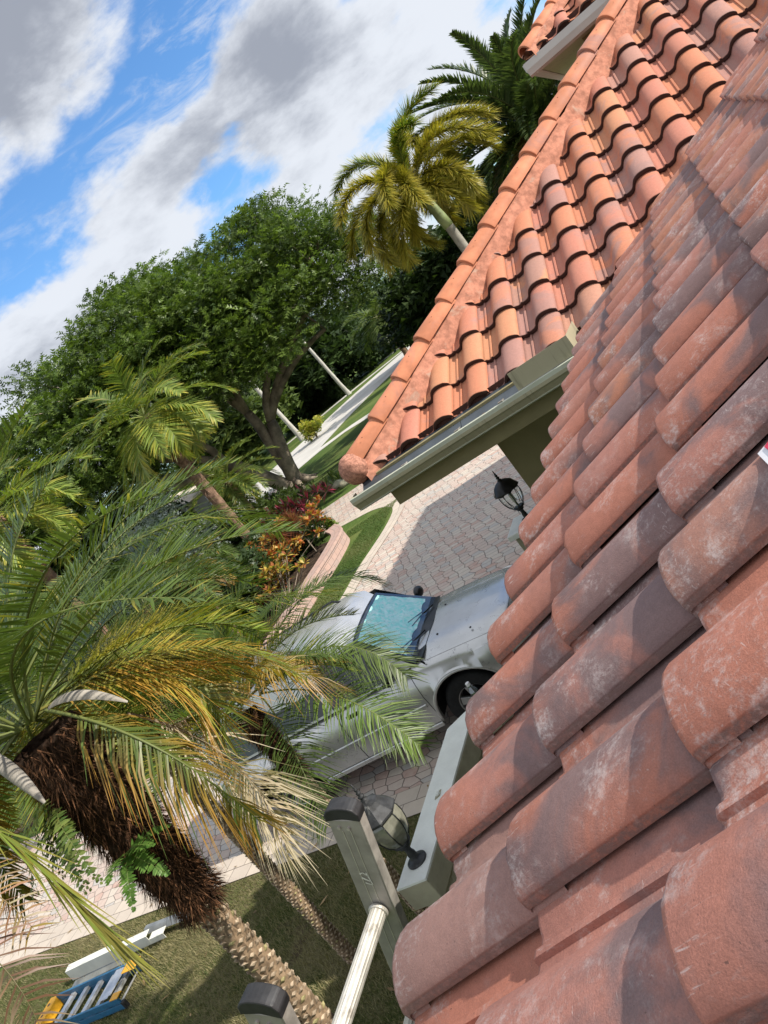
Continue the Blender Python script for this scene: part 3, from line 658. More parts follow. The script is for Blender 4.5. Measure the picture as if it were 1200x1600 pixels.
# upper roof far behind, with its own eave
ux, uy, uz = -0.87, 11.0, 5.66
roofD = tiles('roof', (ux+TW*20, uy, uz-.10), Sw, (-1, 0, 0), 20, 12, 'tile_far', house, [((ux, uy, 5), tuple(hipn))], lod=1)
caps('hip_cap', ux, uy, uz+.10, 15, .2385, .496, .105, 'cap_tile', roofD)
v = []; f = []; n = 60
for i in range(n):
    xx = ux+3.5*i/(n-1); p = Vector((xx, xx+uy-ux, uz+.10+.496*(xx-ux)))
    for j, (w, dz) in enumerate(((.06, -.07), (.10, -.09), (.14+.01*math.sin(xx*20), -.115), (.155+.01*math.sin(xx*20), -.19))): v.append(p+side*w+Vector((0, 0, dz+rng.normal(0, .004)-w*.12)))
for i in range(n-1):
    for j in range(3): f.append((i*4+j, i*4+4+j, i*4+5+j, i*4+1+j))
mesh('mortar', v, f, 'mortar', roofD, smooth=True)
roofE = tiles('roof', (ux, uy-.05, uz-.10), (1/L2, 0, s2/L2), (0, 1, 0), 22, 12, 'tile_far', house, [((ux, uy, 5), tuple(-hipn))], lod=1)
g2 = MB(); g2.extr([Vector((0, 0, .05)), Vector((0, 0, -.03)), Vector((0, .03, -.10)), Vector((0, .12, -.12)), Vector((0, .12, .05))], (ux-.06, uy-.10, uz-.14), (6, uy-.10, uz-.14))
build(g2, 'gutter', 'fascia_white', house)
g2 = MB(); g2.extr([Vector((0, 0, .05)), Vector((.0, 0, -.03)), Vector((.03, 0, -.10)), Vector((.12, 0, -.12)), Vector((.12, 0, .05))], (ux-.08, uy-.02, uz-.14), (ux-.08, uy+7, uz-.14))
build(g2, 'gutter', 'fascia_white', house)
g2 = MB(); g2.box((ux+.04, uy+.04, uz-.26), (6, uy+.07, uz-.12)); g2.box((ux+.04, uy+.07, uz-.26), (ux+.07, uy+7, uz-.12)); build(g2, 'fascia', 'fascia_white', house)
g2 = MB(); g2.box((ux+.07, uy+.07, uz-.25), (6, uy+.55, uz-.23)); g2.box((ux+.07, uy+.55, uz-.25), (ux+.6, uy+7, uz-.23)); build(g2, 'soffit', 'gutter_paint', house)
g2 = MB(); g2.box((ux+.06, uy+.03, uz-.13), (6, uy+.06, uz-.0)); build(g2, 'eave_closure', 'under_tile', roofD)
g2 = MB(); g2.box((ux+.6, uy+.55, 3.5), (6, uy+7, uz-.24)); build(g2, 'wall', 'stucco_olive', house)
g2 = MB(); g2.add([(ux+.1, uy+.1, uz-.13), (6, uy+.1, uz-.13), (6, uy+3.6, uz+1.5), (ux+3.6, uy+3.6, uz+1.5), (ux+3.6, uy+7, uz+1.5), (ux+.1, uy+7, uz-.13)], [(0, 1, 2, 3), (0, 3, 4, 5)]); build(g2, 'roof_deck', 'under_tile', roofD)

# ------------------------------------------------------------------ gate wall with lanterns
WZ = 2.10
gw = thing('garden_wall', 'pale stucco gate wall beside the house, lantern and bottle on its flat top', 'wall', (-2.7, 3.2, 0))
capp = [(-2.79, 2.60), (-2.605, 2.615), (-2.605, 3.86), (-2.66, 3.92), (-2.79, 3.80)]
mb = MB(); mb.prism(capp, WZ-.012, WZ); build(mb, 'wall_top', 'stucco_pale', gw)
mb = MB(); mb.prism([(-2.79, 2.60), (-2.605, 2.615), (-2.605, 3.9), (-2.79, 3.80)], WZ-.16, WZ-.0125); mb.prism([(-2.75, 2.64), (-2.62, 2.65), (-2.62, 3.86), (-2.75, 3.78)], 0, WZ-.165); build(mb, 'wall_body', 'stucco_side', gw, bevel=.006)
gp2 = thing('gate_pillar', 'square olive stucco pillar by the drive carrying the black round lantern', 'pillar', (-2.6, 6.56, 0))
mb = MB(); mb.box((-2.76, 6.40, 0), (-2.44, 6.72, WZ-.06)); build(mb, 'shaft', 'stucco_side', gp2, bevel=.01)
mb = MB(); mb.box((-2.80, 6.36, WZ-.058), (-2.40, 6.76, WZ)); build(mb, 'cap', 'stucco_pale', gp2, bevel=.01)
mb = MB(); mb.prism([(-2.705, 3.17), (-2.675, 3.19), (-2.68, 3.24), (-2.71, 3.225)], WZ+.0005, WZ+.004); build(mb, 'junction_plate', 'stucco_side', gw)
mb = MB(); mb.lathe((-2.692, 3.205, WZ+.004), [(.016, 0), (.014, .012), (.004, .016)], 12); build(mb, 'plug', 'stucco_pale', gw, smooth=True)

def lantern(loc, label, mat, gmat, sides, rz, n_rib):
    T = thing('lantern', label, 'lantern', loc, 'lanterns along the gate wall', rz)
    def B(mb, n, mt, par=T, **k): return mesh(n, mb.v, mb.f, mt, par, local=True, **k)
    mb = MB(); mb.lathe((0, 0, .001), [(.058, 0), (.058, .008), (.050, .014), (.030, .018), (.024, .030), (.024, .055), (.018, .075), (.020, .10), (.034, .108), (.036, .116), (.020, .124)], 24); B(mb, 'base', mat, smooth=True)
    for k in range(4): 
        mb = MB(); a = k*math.pi/2+.5; mb.lathe((.042*math.cos(a), .042*math.sin(a), .012), [(.005, 0), (.005, .005)], 6); B(mb, 'screw', mat)
    mb = MB(); mb.lathe((0, 0, 0), [(.018, .118), (.052, .132), (.056, .142), (.050, .148)], 24); B(mb, 'cup', mat, smooth=True)
    prof = [(.056, .150), (.082, .185), (.100, .23), (.108, .275), (.106, .315), (.098, .338)]
    mb = MB(); mb.lathe((0, 0, 0), prof, cap=False, sides=sides); B(mb, 'glass', gmat, smooth=(sides > 12))
    for k in range(n_rib):
        a = 2*math.pi*(k)/n_rib+(math.pi/sides if sides == n_rib else 0); mb = MB()
        mb.tube([((r+.002)*math.cos(a), (r+.002)*math.sin(a), zz_) for r, zz_ in prof], .0032, 6); B(mb, 'rib', mat)
    mb = MB(); mb.lathe((0, 0, 0), [(.012, .150), (.012, .20), (.02, .205), (.02, .285), (.008, .29)], 14); B(mb, 'bulb_holder', 'lamp_plastic')
    cap_ = []
    if sides == 8: mb = MB(); mb.lathe((0, 0, 0), [(.112, .334), (.117, .340), (.117, .350), (.104, .368), (.076, .400), (.064, .425), (.032, .440), (.022, .448)], sides=8)
    else:
        mb = MB(); n = 48; rows = [(.108, .330, 1), (.126, .338, 1), (.116, .352, .6), (.108, .372, .1), (.092, .402, 0), (.056, .428, 0), (.022, .444, 0)]
        vs = []; fs = []
        for r, zz_, sc in rows:
            for k in range(n):
                w = 2*math.pi*k/n; q = 1+.07*sc*abs(math.cos(w*4))**3; vs.append((r*q*math.cos(w), r*q*math.sin(w), zz_-.012*sc*(1-abs(math.cos(w*4)))))
        for i in range(len(rows)-1):
            for k in range(n): fs.append((i*n+k, i*n+(k+1) % n, (i+1)*n+(k+1) % n, (i+1)*n+k))
        mb.add(vs, fs)
    B(mb, 'cap', mat, smooth=(sides != 8))
    mb = MB(); mb.lathe((0, 0, 0), [(.020, .440), (.022, .452), (.010, .458), (.017, .468), (.019, .476), (.008, .484), (.013, .492), (.014, .500), (.006, .507), (.010, .514), (.009, .520), (.004, .527), (.006, .534), (.001, .562)], 14); B(mb, 'finial', mat, smooth=True)
    return T
lantern((-2.70, 2.755, WZ), 'dusty black lantern with flat glass panes fixed on the pale wall top', 'iron_dusty', 'glass_smoke', 8, .2, 8)
lantern((-2.60, 6.56, WZ), 'black round caged lantern with scalloped cap in front of the paved drive', 'iron', 'glass_clear', 24, .1, 10)
# bottle
BZ = WZ-.02
bt = thing('bottle', 'clear plastic bottle with dark red lettered label standing beside the roof edge', 'bottle', (-2.47, 3.82, WZ-.1))
mb = MB(); mb.lathe((-2.47, 3.82, BZ), [(.026, 0), (.031, .006), (.031, .03), (.029, .036), (.031, .042), (.031, .155), (.028, .18), (.014, .215), (.012, .225)], 10); build(mb, 'bottle_body', 'glass_bottle', bt)
mb = MB(); mb.lathe((-2.47, 3.82, BZ), [(.0318, .06), (.0318, .135)], 20, cap=False); build(mb, 'label', 'trim_black', bt, smooth=True)
mb = MB(); mb.lathe((-2.47, 3.82, BZ), [(.014, .226), (.014, .245), (.012, .247)], 14); build(mb, 'cap', 'tape_white', bt)
mb = MB(); mb.lathe((-2.47, 3.82, BZ), [(.0323, .09), (.0323, .106)], 20, cap=False); build(mb, 'lettering', 'label_red', bt, smooth=True)
mb = MB(); mb.prism([(-2.56, 3.72), (-2.40, 3.72), (-2.40, 3.92), (-2.56, 3.92)], 1.7, BZ-.001); build(mb, 'ledge', 'stucco_side', gw)

# ------------------------------------------------------------------ extension ladder leaning on the eave
ld = thing('extension_ladder', 'worn aluminium extension ladder leaning on the eave with black rubber rail caps', 'ladder', (-1.95, .91, 0))
dl = Vector((-0.376, 0, -0.927)).normalized(); ln_ = Vector((.927, 0, -.376)); ly = Vector((0, 1, 0))
dt = Vector((-1.160, 0, 3.635))
def lp(y_, a, n_=0): return Vector((dt.x, y_, dt.z))+dl*a+ln_*n_
LEN = 3.60/-dl.z
HW = .037
for y_, sg_ in ((1.10, 1), (.72, -1)):
    ya, yb2 = (0, .030) if sg_ > 0 else (-.030, 0)
    mb = MB(); mb.extr([ln_*-HW+ly*ya, ln_*HW+ly*ya, ln_*HW+ly*yb2, ln_*-HW+ly*yb2], lp(y_, 0), lp(y_, LEN)); rail = build(mb, 'rail', 'aluminium', ld, bevel=.003)
    mb = MB(); e = .0012
    mb.extr([ln_*(HW+e)+ly*(ya+.001), ln_*(HW+e)+ly*(yb2-.001), ln_*(HW-.002)+ly*(yb2-.001), ln_*(HW-.002)+ly*(ya+.001)], lp(y_, .004), lp(y_, LEN)); build(mb, 'lit_edge', 'aluminium_edge', rail)  # narrow side in paler metal, the sunlight on it put into the colour
    mb = MB()
    for n_ in (-.010, .008): 
        yy = (ya-.0005) if sg_ > 0 else (ya-.0005)
        mb.extr([ln_*(n_-.0008)+ly*yy, ln_*(n_+.0008)+ly*yy, ln_*(n_+.0008)+ly*(yy-.0006), ln_*(n_-.0008)+ly*(yy-.0006)], lp(y_, .03), lp(y_, LEN))
    build(mb, 'groove', 'rung_metal', rail)
    mb = MB()
    for n_, a_ in ((-.016, .022), (.006, .024)):
        c_ = lp(y_, a_, n_)+ly*ya; mb.tube([c_, c_-ly*.003], .0042, 10)
    build(mb, 'rivet', 'aluminium_edge', rail)
    mb = MB(); prof = []                                            # domed rubber cap
    for k in range(9):
        q = -1+2*k/8; prof.append((q*(HW+.003), -.014-.019*(1-q*q)**.5))
    pts = [(-HW-.003, .004), (0, -.003), (HW+.003, .004)]
    vs = []; fs = []; P2 = prof+pts[::-1]; n = len(P2)
    for yy in (ya-.003, yb2+.003): vs += [lp(y_, a_, n_)+ly*yy for n_, a_ in P2]
    fs = [tuple(range(n)), tuple(range(2*n-1, n-1, -1))]+[(i, n+i, n+(i+1) % n, (i+1) % n) for i in range(n)]
    mb.add(vs, fs); build(mb, 'rail_cap', 'rubber', ld, bevel=.003)
for k in range(12):
    a_ = .262+k*.305
    mb = MB(); vs = []; fs = []; n = 48; c_ = lp(.721, a_); 
    for yy in (.721, 1.099):
        c_ = lp(yy, a_)
        for j in range(n):
            w = 2*math.pi*j/n; r = .0175+(.0009 if j % 3 == 0 else 0); vs.append(c_+ln_*math.cos(w)*r-dl*math.sin(w)*r)
    fs = [(j, (j+1) % n, n+(j+1) % n, n+j) for j in range(n)]; mb.add(vs, fs); rg = build(mb, 'rung', 'rung_metal', ld)
    for yy in (.7215, 1.0885): mb = MB(); mb.tube([lp(yy, a_), lp(yy+.010, a_)], .0225, 24); build(mb, 'collar', 'rung_metal', rg, bevel=.003)
# white rub mark on the rail
mb = MB()
for (n0, a0, n1, a1, w) in ((-.012, .155, -.004, .150, .004), (-.004, .150, .008, .162, .003), (-.010, .165, .006, .175, .005), (-.006, .180, .008, .186, .0035), (.004, .150, .010, .185, .003)):
    p0 = lp(1.10, a0, n0)-ly*.0014; p1 = lp(1.10, a1, n1)-ly*.0014; d = (p1-p0).normalized(); q = d.cross(ly)*w*.5; mb.add([p0-q, p1-q*.5, p1+q*.5, p0+q], [(0, 1, 2, 3)])
build(mb, 'rub_mark', 'scrap_white', ld)

# label strip stuck on a tile at the right edge
mb = MB()
tp = On+Vector(Sn)*(2.625*EXP)+Nn*.0935+Vector((0, 1.142, 0))
st = thing('tape_label', 'torn white and red printed sticker on a near roof tile at the right edge', 'sticker', tuple(tp))
def tl(a, b_, h=0): return tp+Vector(Sn)*a+Vector((0, 1, 0))*b_+Nn*(h-.5*abs(b_+.03)**1.6)
mb = MB(); mb.add([tl(-.004, .004, .004), tl(.012, -.090, .004), tl(.12, -.080, .004), tl(.12, .010, .004), tl(.055, .022, .004), tl(.050, .008, .004)], [(0, 1, 2, 3, 4, 5)]); build(mb, 'paper', 'tape_white', st)
mb = MB(); mb.add([tl(.010, .000, .0048), tl(.026, -.078, .0048), tl(.040, -.074, .0048), tl(.026, .006, .0048)], [(0, 1, 2, 3)]); mb.add([tl(.044, -.010, .0048), tl(.060, -.070, .0048), tl(.11, -.066, .0048), tl(.10, -.004, .0048)], [(0, 1, 2, 3)]); build(mb, 'red_print', 'tape_red', st)

# ------------------------------------------------------------------ things on the lawn
sc_ = thing('gutter_scrap', 'bent white offcuts of metal gutter lying on the lawn by the drive', 'metal scrap', (-10, 5.2, 0))
mb = MB()
a, b_ = Vector((-11.05, 5.10, .05)), Vector((-9.05, 5.32, .06))
for (u0, u1, hh) in ((0, .52, .16), (.525, .80, .13), (.80, .93, .07)):
    p0 = a.lerp(b_, u0); p1 = a.lerp(b_, u1); mb.extr([Vector((0, 0, 0)), Vector((0, .004, hh)), Vector((0, .10, hh+.015)), Vector((0, .105, hh+.011)), Vector((0, .008, hh-.006)), Vector((0, .006, 0))], p0, p1)
build(mb, 'white_piece', 'scrap_white', sc_)
mb = MB(); mb.extr([Vector((0, 0, 0)), Vector((0, .12, .01)), Vector((0, .125, .03)), Vector((0, .005, .02))], Vector((-11.0, 4.98, .012)), Vector((-10.0, 5.12, .02)))
mb.extr([Vector((0, 0, 0)), Vector((0, .05, .05)), Vector((0, .11, .05)), Vector((0, .11, .04)), Vector((0, .055, .04))], Vector((-9.7, 5.42, .10)), Vector((-8.80, 5.44, .10)))
build(mb, 'grey_piece', 'scrap_grey', sc_)

# folded step ladder lying on its side
sl_ = thing('step_ladder', 'folded blue step ladder with yellow top lying flat on the lawn', 'ladder', (-10.1, 4.62, 0), rz=rad(6))
def SB(n, mt, boxes, bevel=.004):
    mb = MB()
    for q in boxes: mb.box(*q)
    return mesh(n, mb.v, mb.f, mt, sl_, local=True, bevel=bevel)
for yy, w in ((-.25, 0), (.25, 0)):
    for z0 in (.02, .11): SB('rail', 'ladder_blue', [((-.80, yy-.014, z0), (.82, yy+.014, z0+.075))])
for k in range(5):
    xx = -.52+k*.27; SB('step', 'ladder_alu', [((xx, -.234, .115), (xx+.075, .234, .135)), ((xx, -.234, .095), (xx+.006, .234, .114)), ((xx+.069, -.234, .095), (xx+.075, .234, .114))], .002)
    SB('rear_brace', 'ladder_alu', [((xx+.10, -.234, .035), (xx+.125, .234, .05))], .002)
tp_ = MB(); tp_.box((-.95, -.27, .03), (-.80, .27, .17)); tpo = mesh('top', tp_.v, tp_.f, 'ladder_yellow', sl_, local=True, bevel=.012)
mb = MB()
for xx, yy in ((-.88, -.15), (-.88, 0), (-.88, .15)): mb.lathe((xx, yy, .168), [(.022, 0), (.022, .004)], 12)
mesh('tool_hole', mb.v, mb.f, 'trim_black', tpo, local=True)
SB('foot_plate', 'ladder_yellow', [((.62, .10, .187), (.86, .27, .196))]); SB('foot_plate', 'ladder_yellow', [((.70, -.27, .187), (.84, -.17, .200))])
SB('foot', 'rubber', [((.82, -.275, .02), (.87, -.225, .12)), ((.82, .225, .02), (.87, .275, .12))])
SB('spreader', 'ladder_alu', [((.45, -.20, .188), (.60, .21, .193)), ((.61, -.17, .188), (.64, .10, .197))], .001)

# ------------------------------------------------------------------ silver off-road car
car = thing('parked_car', 'silver off-road estate car with teal foil sunshade parked on the paver drive', 'car', (-6.00, 7.66, 0), rz=rad(5.5))
def cm(mb, n, mt, par=None, **k): return mesh(n, mb.v, mb.f, mt, par or car, local=True, **k)
HX = (1.40, -1.40); HR = .47; XF, XR = 2.30, -2.40
def zb(x_):
    z0 = .34
    for h in HX:
        if abs(x_-h) < HR: z0 = max(z0, .37+math.sqrt(HR*HR-(x_-h)**2))
    if x_ > 1.9: z0 = max(z0, .34+(x_-1.9)*.12)
    return z0
def lerp(a, b_, q): return a+(b_-a)*max(0, min(1, q))
def sect(x_):
    w = .89-.03*max(0, (x_-1.2)/1.0)**2
    if x_ > 1.95: w -= .20*((x_-1.95)/.35)**2
    if x_ < -2.1: w -= .08*((-2.1-x_)/.3)**2
    fr = max(0, (abs(x_-1.40) < .62))
    flare = .030*math.exp(-((x_-1.4)/.42)**4)+.030*math.exp(-((x_+1.4)/.42)**4)
    zt = 1.09 if x_ < .95 else 1.10-.115*((x_-.95)/1.3)**1.3
    ze = zt-.065
    if x_ > 2.12: dz = ((x_-2.12)/.18)**2*.16; zt -= dz; ze -= dz*1.0
    b_ = zb(x_)
    def Z(z_, i): return max(z_, b_+.012*i) if b_ < .80 else b_+(min(z_, 1.0)-0)*0+ .012*i
    pts = [(w-.07+flare, b_), (w-.01+flare, Z(b_+.03, 1)), (w+flare, Z(.60, 2)), (w+.012+flare*.9, Z(.74, 3)), (w-.004+flare*.4, Z(.86, 4)), (w-.022, max(.93, b_+.055)), (w-.045, ze-.03), (w-.075, ze), (w-.135, ze+.022)]
    if x_ > .95:
        # power bulge on the bonnet
        pts += [(w-.165, ze+.030), (w*.62, zt-.012), (w*.52, zt+.008), (w*.28, zt+.016), (0, zt+.020)]
    else: pts += [(w-.165, ze+.028), (w*.62, zt-.01), (w*.52, zt-.005), (w*.28, zt), (0, zt)]
    return pts
xs = sorted(set([round(XR+i*.06, 3) for i in range(int((XF-XR)/.06)+1)]+[XF, .95, 2.24, 2.28]+[round(h+HR*math.cos(a), 3) for h in HX for a in [math.pi*k/16 for k in range(17)]]))
def loft(sg):
    v = []; f = []; n = None
    for x_ in xs:
        p = sect(x_); n = len(p)
        v += [(x_, sg*q[0], q[1]) for q in p]
    for i in range(len(xs)-1):
        for j in range(n-1):
            a = (i*n+j, (i+1)*n+j, (i+1)*n+j+1, i*n+j+1); f.append(a if sg < 0 else a[::-1])
    return v, f, n
v, f, n = loft(-1); v2, f2, _ = loft(1); o = len(v); v += v2; f += [tuple(i+o for i in q) for q in f2]
# front and rear closing faces
for base_i, flip in ((0, 0), (len(xs)-1, 1)):
    ring = [base_i*n+j for j in range(n)]+[o+base_i*n+j for j in range(n-1, -1, -1)]; f.append(tuple(ring if flip else ring[::-1]))
body = mesh('body', v, f, 'car_paint', car, smooth=True, local=True); body.data.set_sharp_from_angle(angle=rad(32))
# greenhouse
def gh(x0t, x1t, x0b, x1b, zt_, wb, wt): pass
rf = [(-2.34, .82, 1.07), (-2.26, .69, 1.62), (-2.18, .675, 1.72), (-.9, .70, 1.77), (.15, .69, 1.745), (.34, .66, 1.69), (.44, .60, 1.598), (1.00, .745, 1.07)]
mb = MB(); vs = []; m_ = 7
for x_, w, z_ in rf:
    for j in range(m_):
        q = -1+2*j/(m_-1); vs.append((x_, q*w, z_+(0 if z_ < 1.2 else .035*(1-q*q))+(0 if z_ > 1.2 else 0)))
fs = [(i*m_+j, i*m_+j+1, (i+1)*m_+j+1, (i+1)*m_+j) for i in range(len(rf)-1) for j in range(m_-1)]
# sides down to the belt
nb = len(vs)
for sg, j in ((-1, 0), (1, m_-1)):
    o_ = len(vs)
    for x_, w, z_ in rf: vs.append((x_, sg*.835 if -2.3 < x_ < 1.0 else sg*w, 1.065))
    for i in range(len(rf)-1):
        q = (i*m_+j, (i+1)*m_+j, o_+i+1, o_+i); fs.append(q if sg < 0 else q[::-1])
mb.add(vs, fs); cab = cm(mb, 'cab', 'car_paint', smooth=True); cab.data.set_sharp_from_angle(angle=rad(30))
def sideglass(xa, xb, xta, xtb, sg):
    # belt to roof rail on the slanting side
    def sp(x_, q): return (x_, sg*(.842+(.712-.842)*q), 1.085+(1.66-1.085)*q)
    mb = MB(); mb.add([sp(xa, .02), sp(xb, .02), sp(xtb, .93), sp(xta, .93)], [(0, 1, 2, 3)]); return cm(mb, 'side_window', 'glass_tinted')
for sg in (-1, 1):
    sideglass(-.18, .88, -.16, .44, sg); sideglass(-1.15, -.26, -1.12, -.24, sg); sideglass(-2.12, -1.24, -2.02, -1.22, sg)
# windscreen: black surround, foil shade, glass
A_, B_ = Vector((.475, 0, 1.60)), Vector((1.01, 0, 1.10)); nrm = Vector((.68, 0, .73))
def ws(q, s_, h): 
    p = A_.lerp(B_, q); w = .585+(.735-.585)*q; return p+Vector((0, s_*w, 0))+nrm*h+Vector((.035*q-.02, 0, .02-.015*q))*(1-s_*s_)
def wsgrid(q0, q1, s0, s1_, h, name, mt, nx=16, par=None, jag=0):
    vs = []; fs = []
    for i in range(nx+1):
        for j in range(nx+1):
            q = q0+(q1-q0)*i/nx; s_ = s0+(s1_-s0)*j/nx
            if jag and i == nx: q -= abs(math.sin(j*.8)+math.sin(j*.45+1))*.03
            vs.append(ws(q, s_, h+(rng.normal(0, .002) if jag else 0)))
    fs = [(i*(nx+1)+j, i*(nx+1)+j+1, (i+1)*(nx+1)+j+1, (i+1)*(nx+1)+j) for i in range(nx) for j in range(nx)]
    mb = MB(); mb.add(vs, fs); return cm(mb, name, mt, par, smooth=True)
wsb = wsgrid(-.02, 1.06, -1.03, 1.03, .005, 'windscreen_surround', 'trim_black')
wsgrid(.06, .90, -.92, .90, .016, 'sunshade', 'foil', 20, jag=1)
wsgrid(.02, .97, -.97, .97, .030, 'windscreen', 'glass_clear')
# cowl and wipers
mb = MB(); mb.add([(1.00, -.76, 1.085), (1.13, -.70, 1.092), (1.17, 0, 1.115), (1.13, .70, 1.092), (1.00, .76, 1.085), (1.01, 0, 1.13)], [(0, 1, 2, 5), (5, 2, 3, 4)]); cm(mb, 'cowl', 'trim_black')
for (y0, y1) in ((-.15, -.68), (.45, -.05)):
    mb = MB(); mb.tube([(1.08, y0, 1.13), (.97, (y0+y1)/2, 1.175), (.93, y1, 1.215)], [.010, .008, .006], 6); mb.tube([(.98, y0-.12, 1.165), (.88, y1+.06, 1.255)], .007, 5); cm(mb, 'wiper', 'trim_black')
# panel gaps: thin dark strips just proud of the body
def surf(x_, k): p = sect(x_)[k]; return p
def gap(path, name='panel_gap', w=.005, mt='trim_black', h=.0018):
    mb = MB(); mb.tube(path, w*.5, 5); return cm(mb, name, mt, body)
for sg in (-1, 1):
    gap([(x_, sg*(sect(x_)[8][0]-.012), sect(x_)[8][1]+.003) for x_ in np.linspace(1.08, 2.2, 14)])
    for xg in (.92, -.20, -1.10):
        pth = [(xg, sg*(sect(xg)[k][0]+.0), sect(xg)[k][1]) for k in range(1, 8)]
        if xg == -1.10: pth = [(-.93, p[1], p[2]) if p[2] < .8 else (-1.08, p[1], p[2]) for p in pth]
        gap(pth, w=.009)
    # side moulding and sill
    mb = MB(); mb.extr([Vector((0, sg*.0, 0)), Vector((0, sg*.014, .01)), Vector((0, sg*.014, .045)), Vector((0, 0, .055))], (-.88, sg*.895, .60), (.88, sg*.895, .60)); cm(mb, 'side_moulding', 'car_paint', bevel=.003)
    mb = MB(); mb.box((-.90, sg*.86-.03, .30), (.90, sg*.86+.03, .36)); cm(mb, 'sill', 'car_paint', bevel=.01)
    for xh_ in (-.08, -1.0):
        mb = MB(); mb.box((xh_, min(sg*.868, sg*.892), .915), (xh_+.17, max(sg*.868, sg*.892), .965)); hd = cm(mb, 'door_handle', 'trim_black', bevel=.008)
    # arch lips
    for h in HX:
        mb = MB(); pts = [(h+(HR+.012)*math.cos(a), sg*(sect(h+(HR+.012)*math.cos(a))[2][0]-.012), .37+(HR+.012)*math.sin(a)) for a in [math.pi*k/20 for k in range(21)]]
        mb.tube(pts, .022, 8); cm(mb, 'arch_lip', 'car_paint', body, smooth=True)
        mb = MB(); n_ = 20; vs = []
        for k in range(n_+1):
            a = math.pi*k/n_
            for yy in (.885, .45): vs.append((h+(HR+.004)*math.cos(a), sg*yy, .37+(HR+.004)*math.sin(a)))
        fs = [(2*k, 2*k+1, 2*k+3, 2*k+2) for k in range(n_)]+[tuple([2*k+1 for k in range(n_+1)])]
        mb.add(vs, fs); cm(mb, 'wheel_liner', 'wheel_dark', body)
    # mirrors
    mb = MB(); mb.tube([(.74, sg*.84, 1.13), (.76, sg*.94, 1.15)], .025, 8)
    vs = []; 
    bm = bmesh.new(); bmesh.ops.create_icosphere(bm, subdivisions=3, radius=1)
    o_ = len(mb.v); mb.v += [(.77+q.co.x*.065, sg*1.01+q.co.y*.105, 1.18+q.co.z*.075) for q in bm.verts]; mb.f += [tuple(w.index+o_ for w in q.verts) for q in bm.faces]; bm.free()
    cm(mb, 'door_mirror', 'trim_black', smooth=True)
    # headlamps
    mb = MB(); mb.add([(2.06, sg*.865, .80), (2.26, sg*.73, .80), (2.295, sg*.52, .80), (2.285, sg*.52, .93), (2.24, sg*.73, .93), (2.06, sg*.862, .92)], [(0, 1, 4, 5), (1, 2, 3, 4)]); cm(mb, 'headlight', 'lamp_plastic')
    # roof rails
    mb = MB(); mb.tube([(-1.9, sg*.58, 1.74), (-1.8, sg*.58, 1.81), (-.1, sg*.58, 1.82), (0, sg*.58, 1.75)], .016, 8); cm(mb, 'roof_rail', 'trim_black')
gap([(2.19, y_, sect(2.19)[11][1]+.004) for y_ in np.linspace(-.6, .6, 9)])
mb = MB(); mb.box((2.26, -.50, .70), (2.31, .50, .90)); cm(mb, 'grille', 'trim_black', bevel=.01)
mb = MB(); mb.box((2.12, -.80, .44), (2.40, .80, .64)); cm(mb, 'front_bumper', 'car_paint', bevel=.04)
mb = MB(); mb.box((-2.56, -.80, .44), (-2.32, .80, .64)); cm(mb, 'rear_bumper', 'car_paint', bevel=.04)
mb = MB(); mb.tube([(1.15, -.80, 1.045), (1.13, -.81, 1.12)], .012, 8); mb.tube([(1.13, -.81, 1.12), (.93, -.84, 1.80)], [.004, .0015], 5); cm(mb, 'aerial', 'trim_black')
for (x_, y_) in ((1.28, .32), (1.28, -.36), (1.75, -.55)):
    mb = MB(); mb.lathe((x_, y_, sect(x_)[11][1]+.003), [(.014, 0), (.012, .012), (.004, .014)], 8); cm(mb, 'washer_jet', 'trim_black', body)
def wheel(x_, sg):
    y_ = sg*.74
    mb = MB(); n_ = 40; prof = [(.215, -.10), (.33, -.115), (.362, -.095), (.372, -.06), (.372, .06), (.362, .095), (.33, .115), (.215, .10)]
    vs = []
    for r, d in prof:
        for k in range(n_):
            a = 2*math.pi*k/n_; vs.append((x_+r*math.cos(a), y_+sg*d, .372+r*math.sin(a)))
    fs = [(i*n_+k, i*n_+(k+1) % n_, (i+1)*n_+(k+1) % n_, (i+1)*n_+k) for i in range(len(prof)-1) for k in range(n_)]
    wh = MB(); wh.add(vs, fs); W_ = cm(wh, 'wheel', 'tyre', smooth=True)
    mb = MB(); vs = []; 
    for r, d in ((.222, .098), (.205, .09), (.195, .03), (.195, -.08)):
        for k in range(n_):
            a = 2*math.pi*k/n_; vs.append((x_+r*math.cos(a), y_+sg*d, .372+r*math.sin(a)))
    fs = [(i*n_+k, i*n_+(k+1) % n_, (i+1)*n_+(k+1) % n_, (i+1)*n_+k) for i in range(3) for k in range(n_)]; mb.add(vs, fs)
    for k in range(5):
        a = 2*math.pi*k/5+.3
        def rp(r, da, d): return (x_+r*math.cos(a+da), y_+sg*d, .372+r*math.sin(a+da))
        mb.add([rp(.045, -.9, .075), rp(.045, .9, .075), rp(.20, .26, .085), rp(.20, -.26, .085), rp(.045, -.9, .045), rp(.045, .9, .045), rp(.20, .26, .05), rp(.20, -.26, .05)], [(0, 1, 2, 3), (0, 4, 5, 1), (1, 5, 6, 2), (3, 2, 6, 7), (0, 3, 7, 4)])
    mb.tube([(x_, y_+sg*.04, .372), (x_, y_+sg*.092, .372)], .06, 20); cm(mb, 'rim', 'rim', W_, bevel=.004)
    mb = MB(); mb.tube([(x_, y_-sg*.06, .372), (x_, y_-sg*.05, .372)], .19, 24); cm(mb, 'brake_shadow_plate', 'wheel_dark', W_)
for x_ in HX:
    for sg in (-1, 1): wheel(x_, sg)

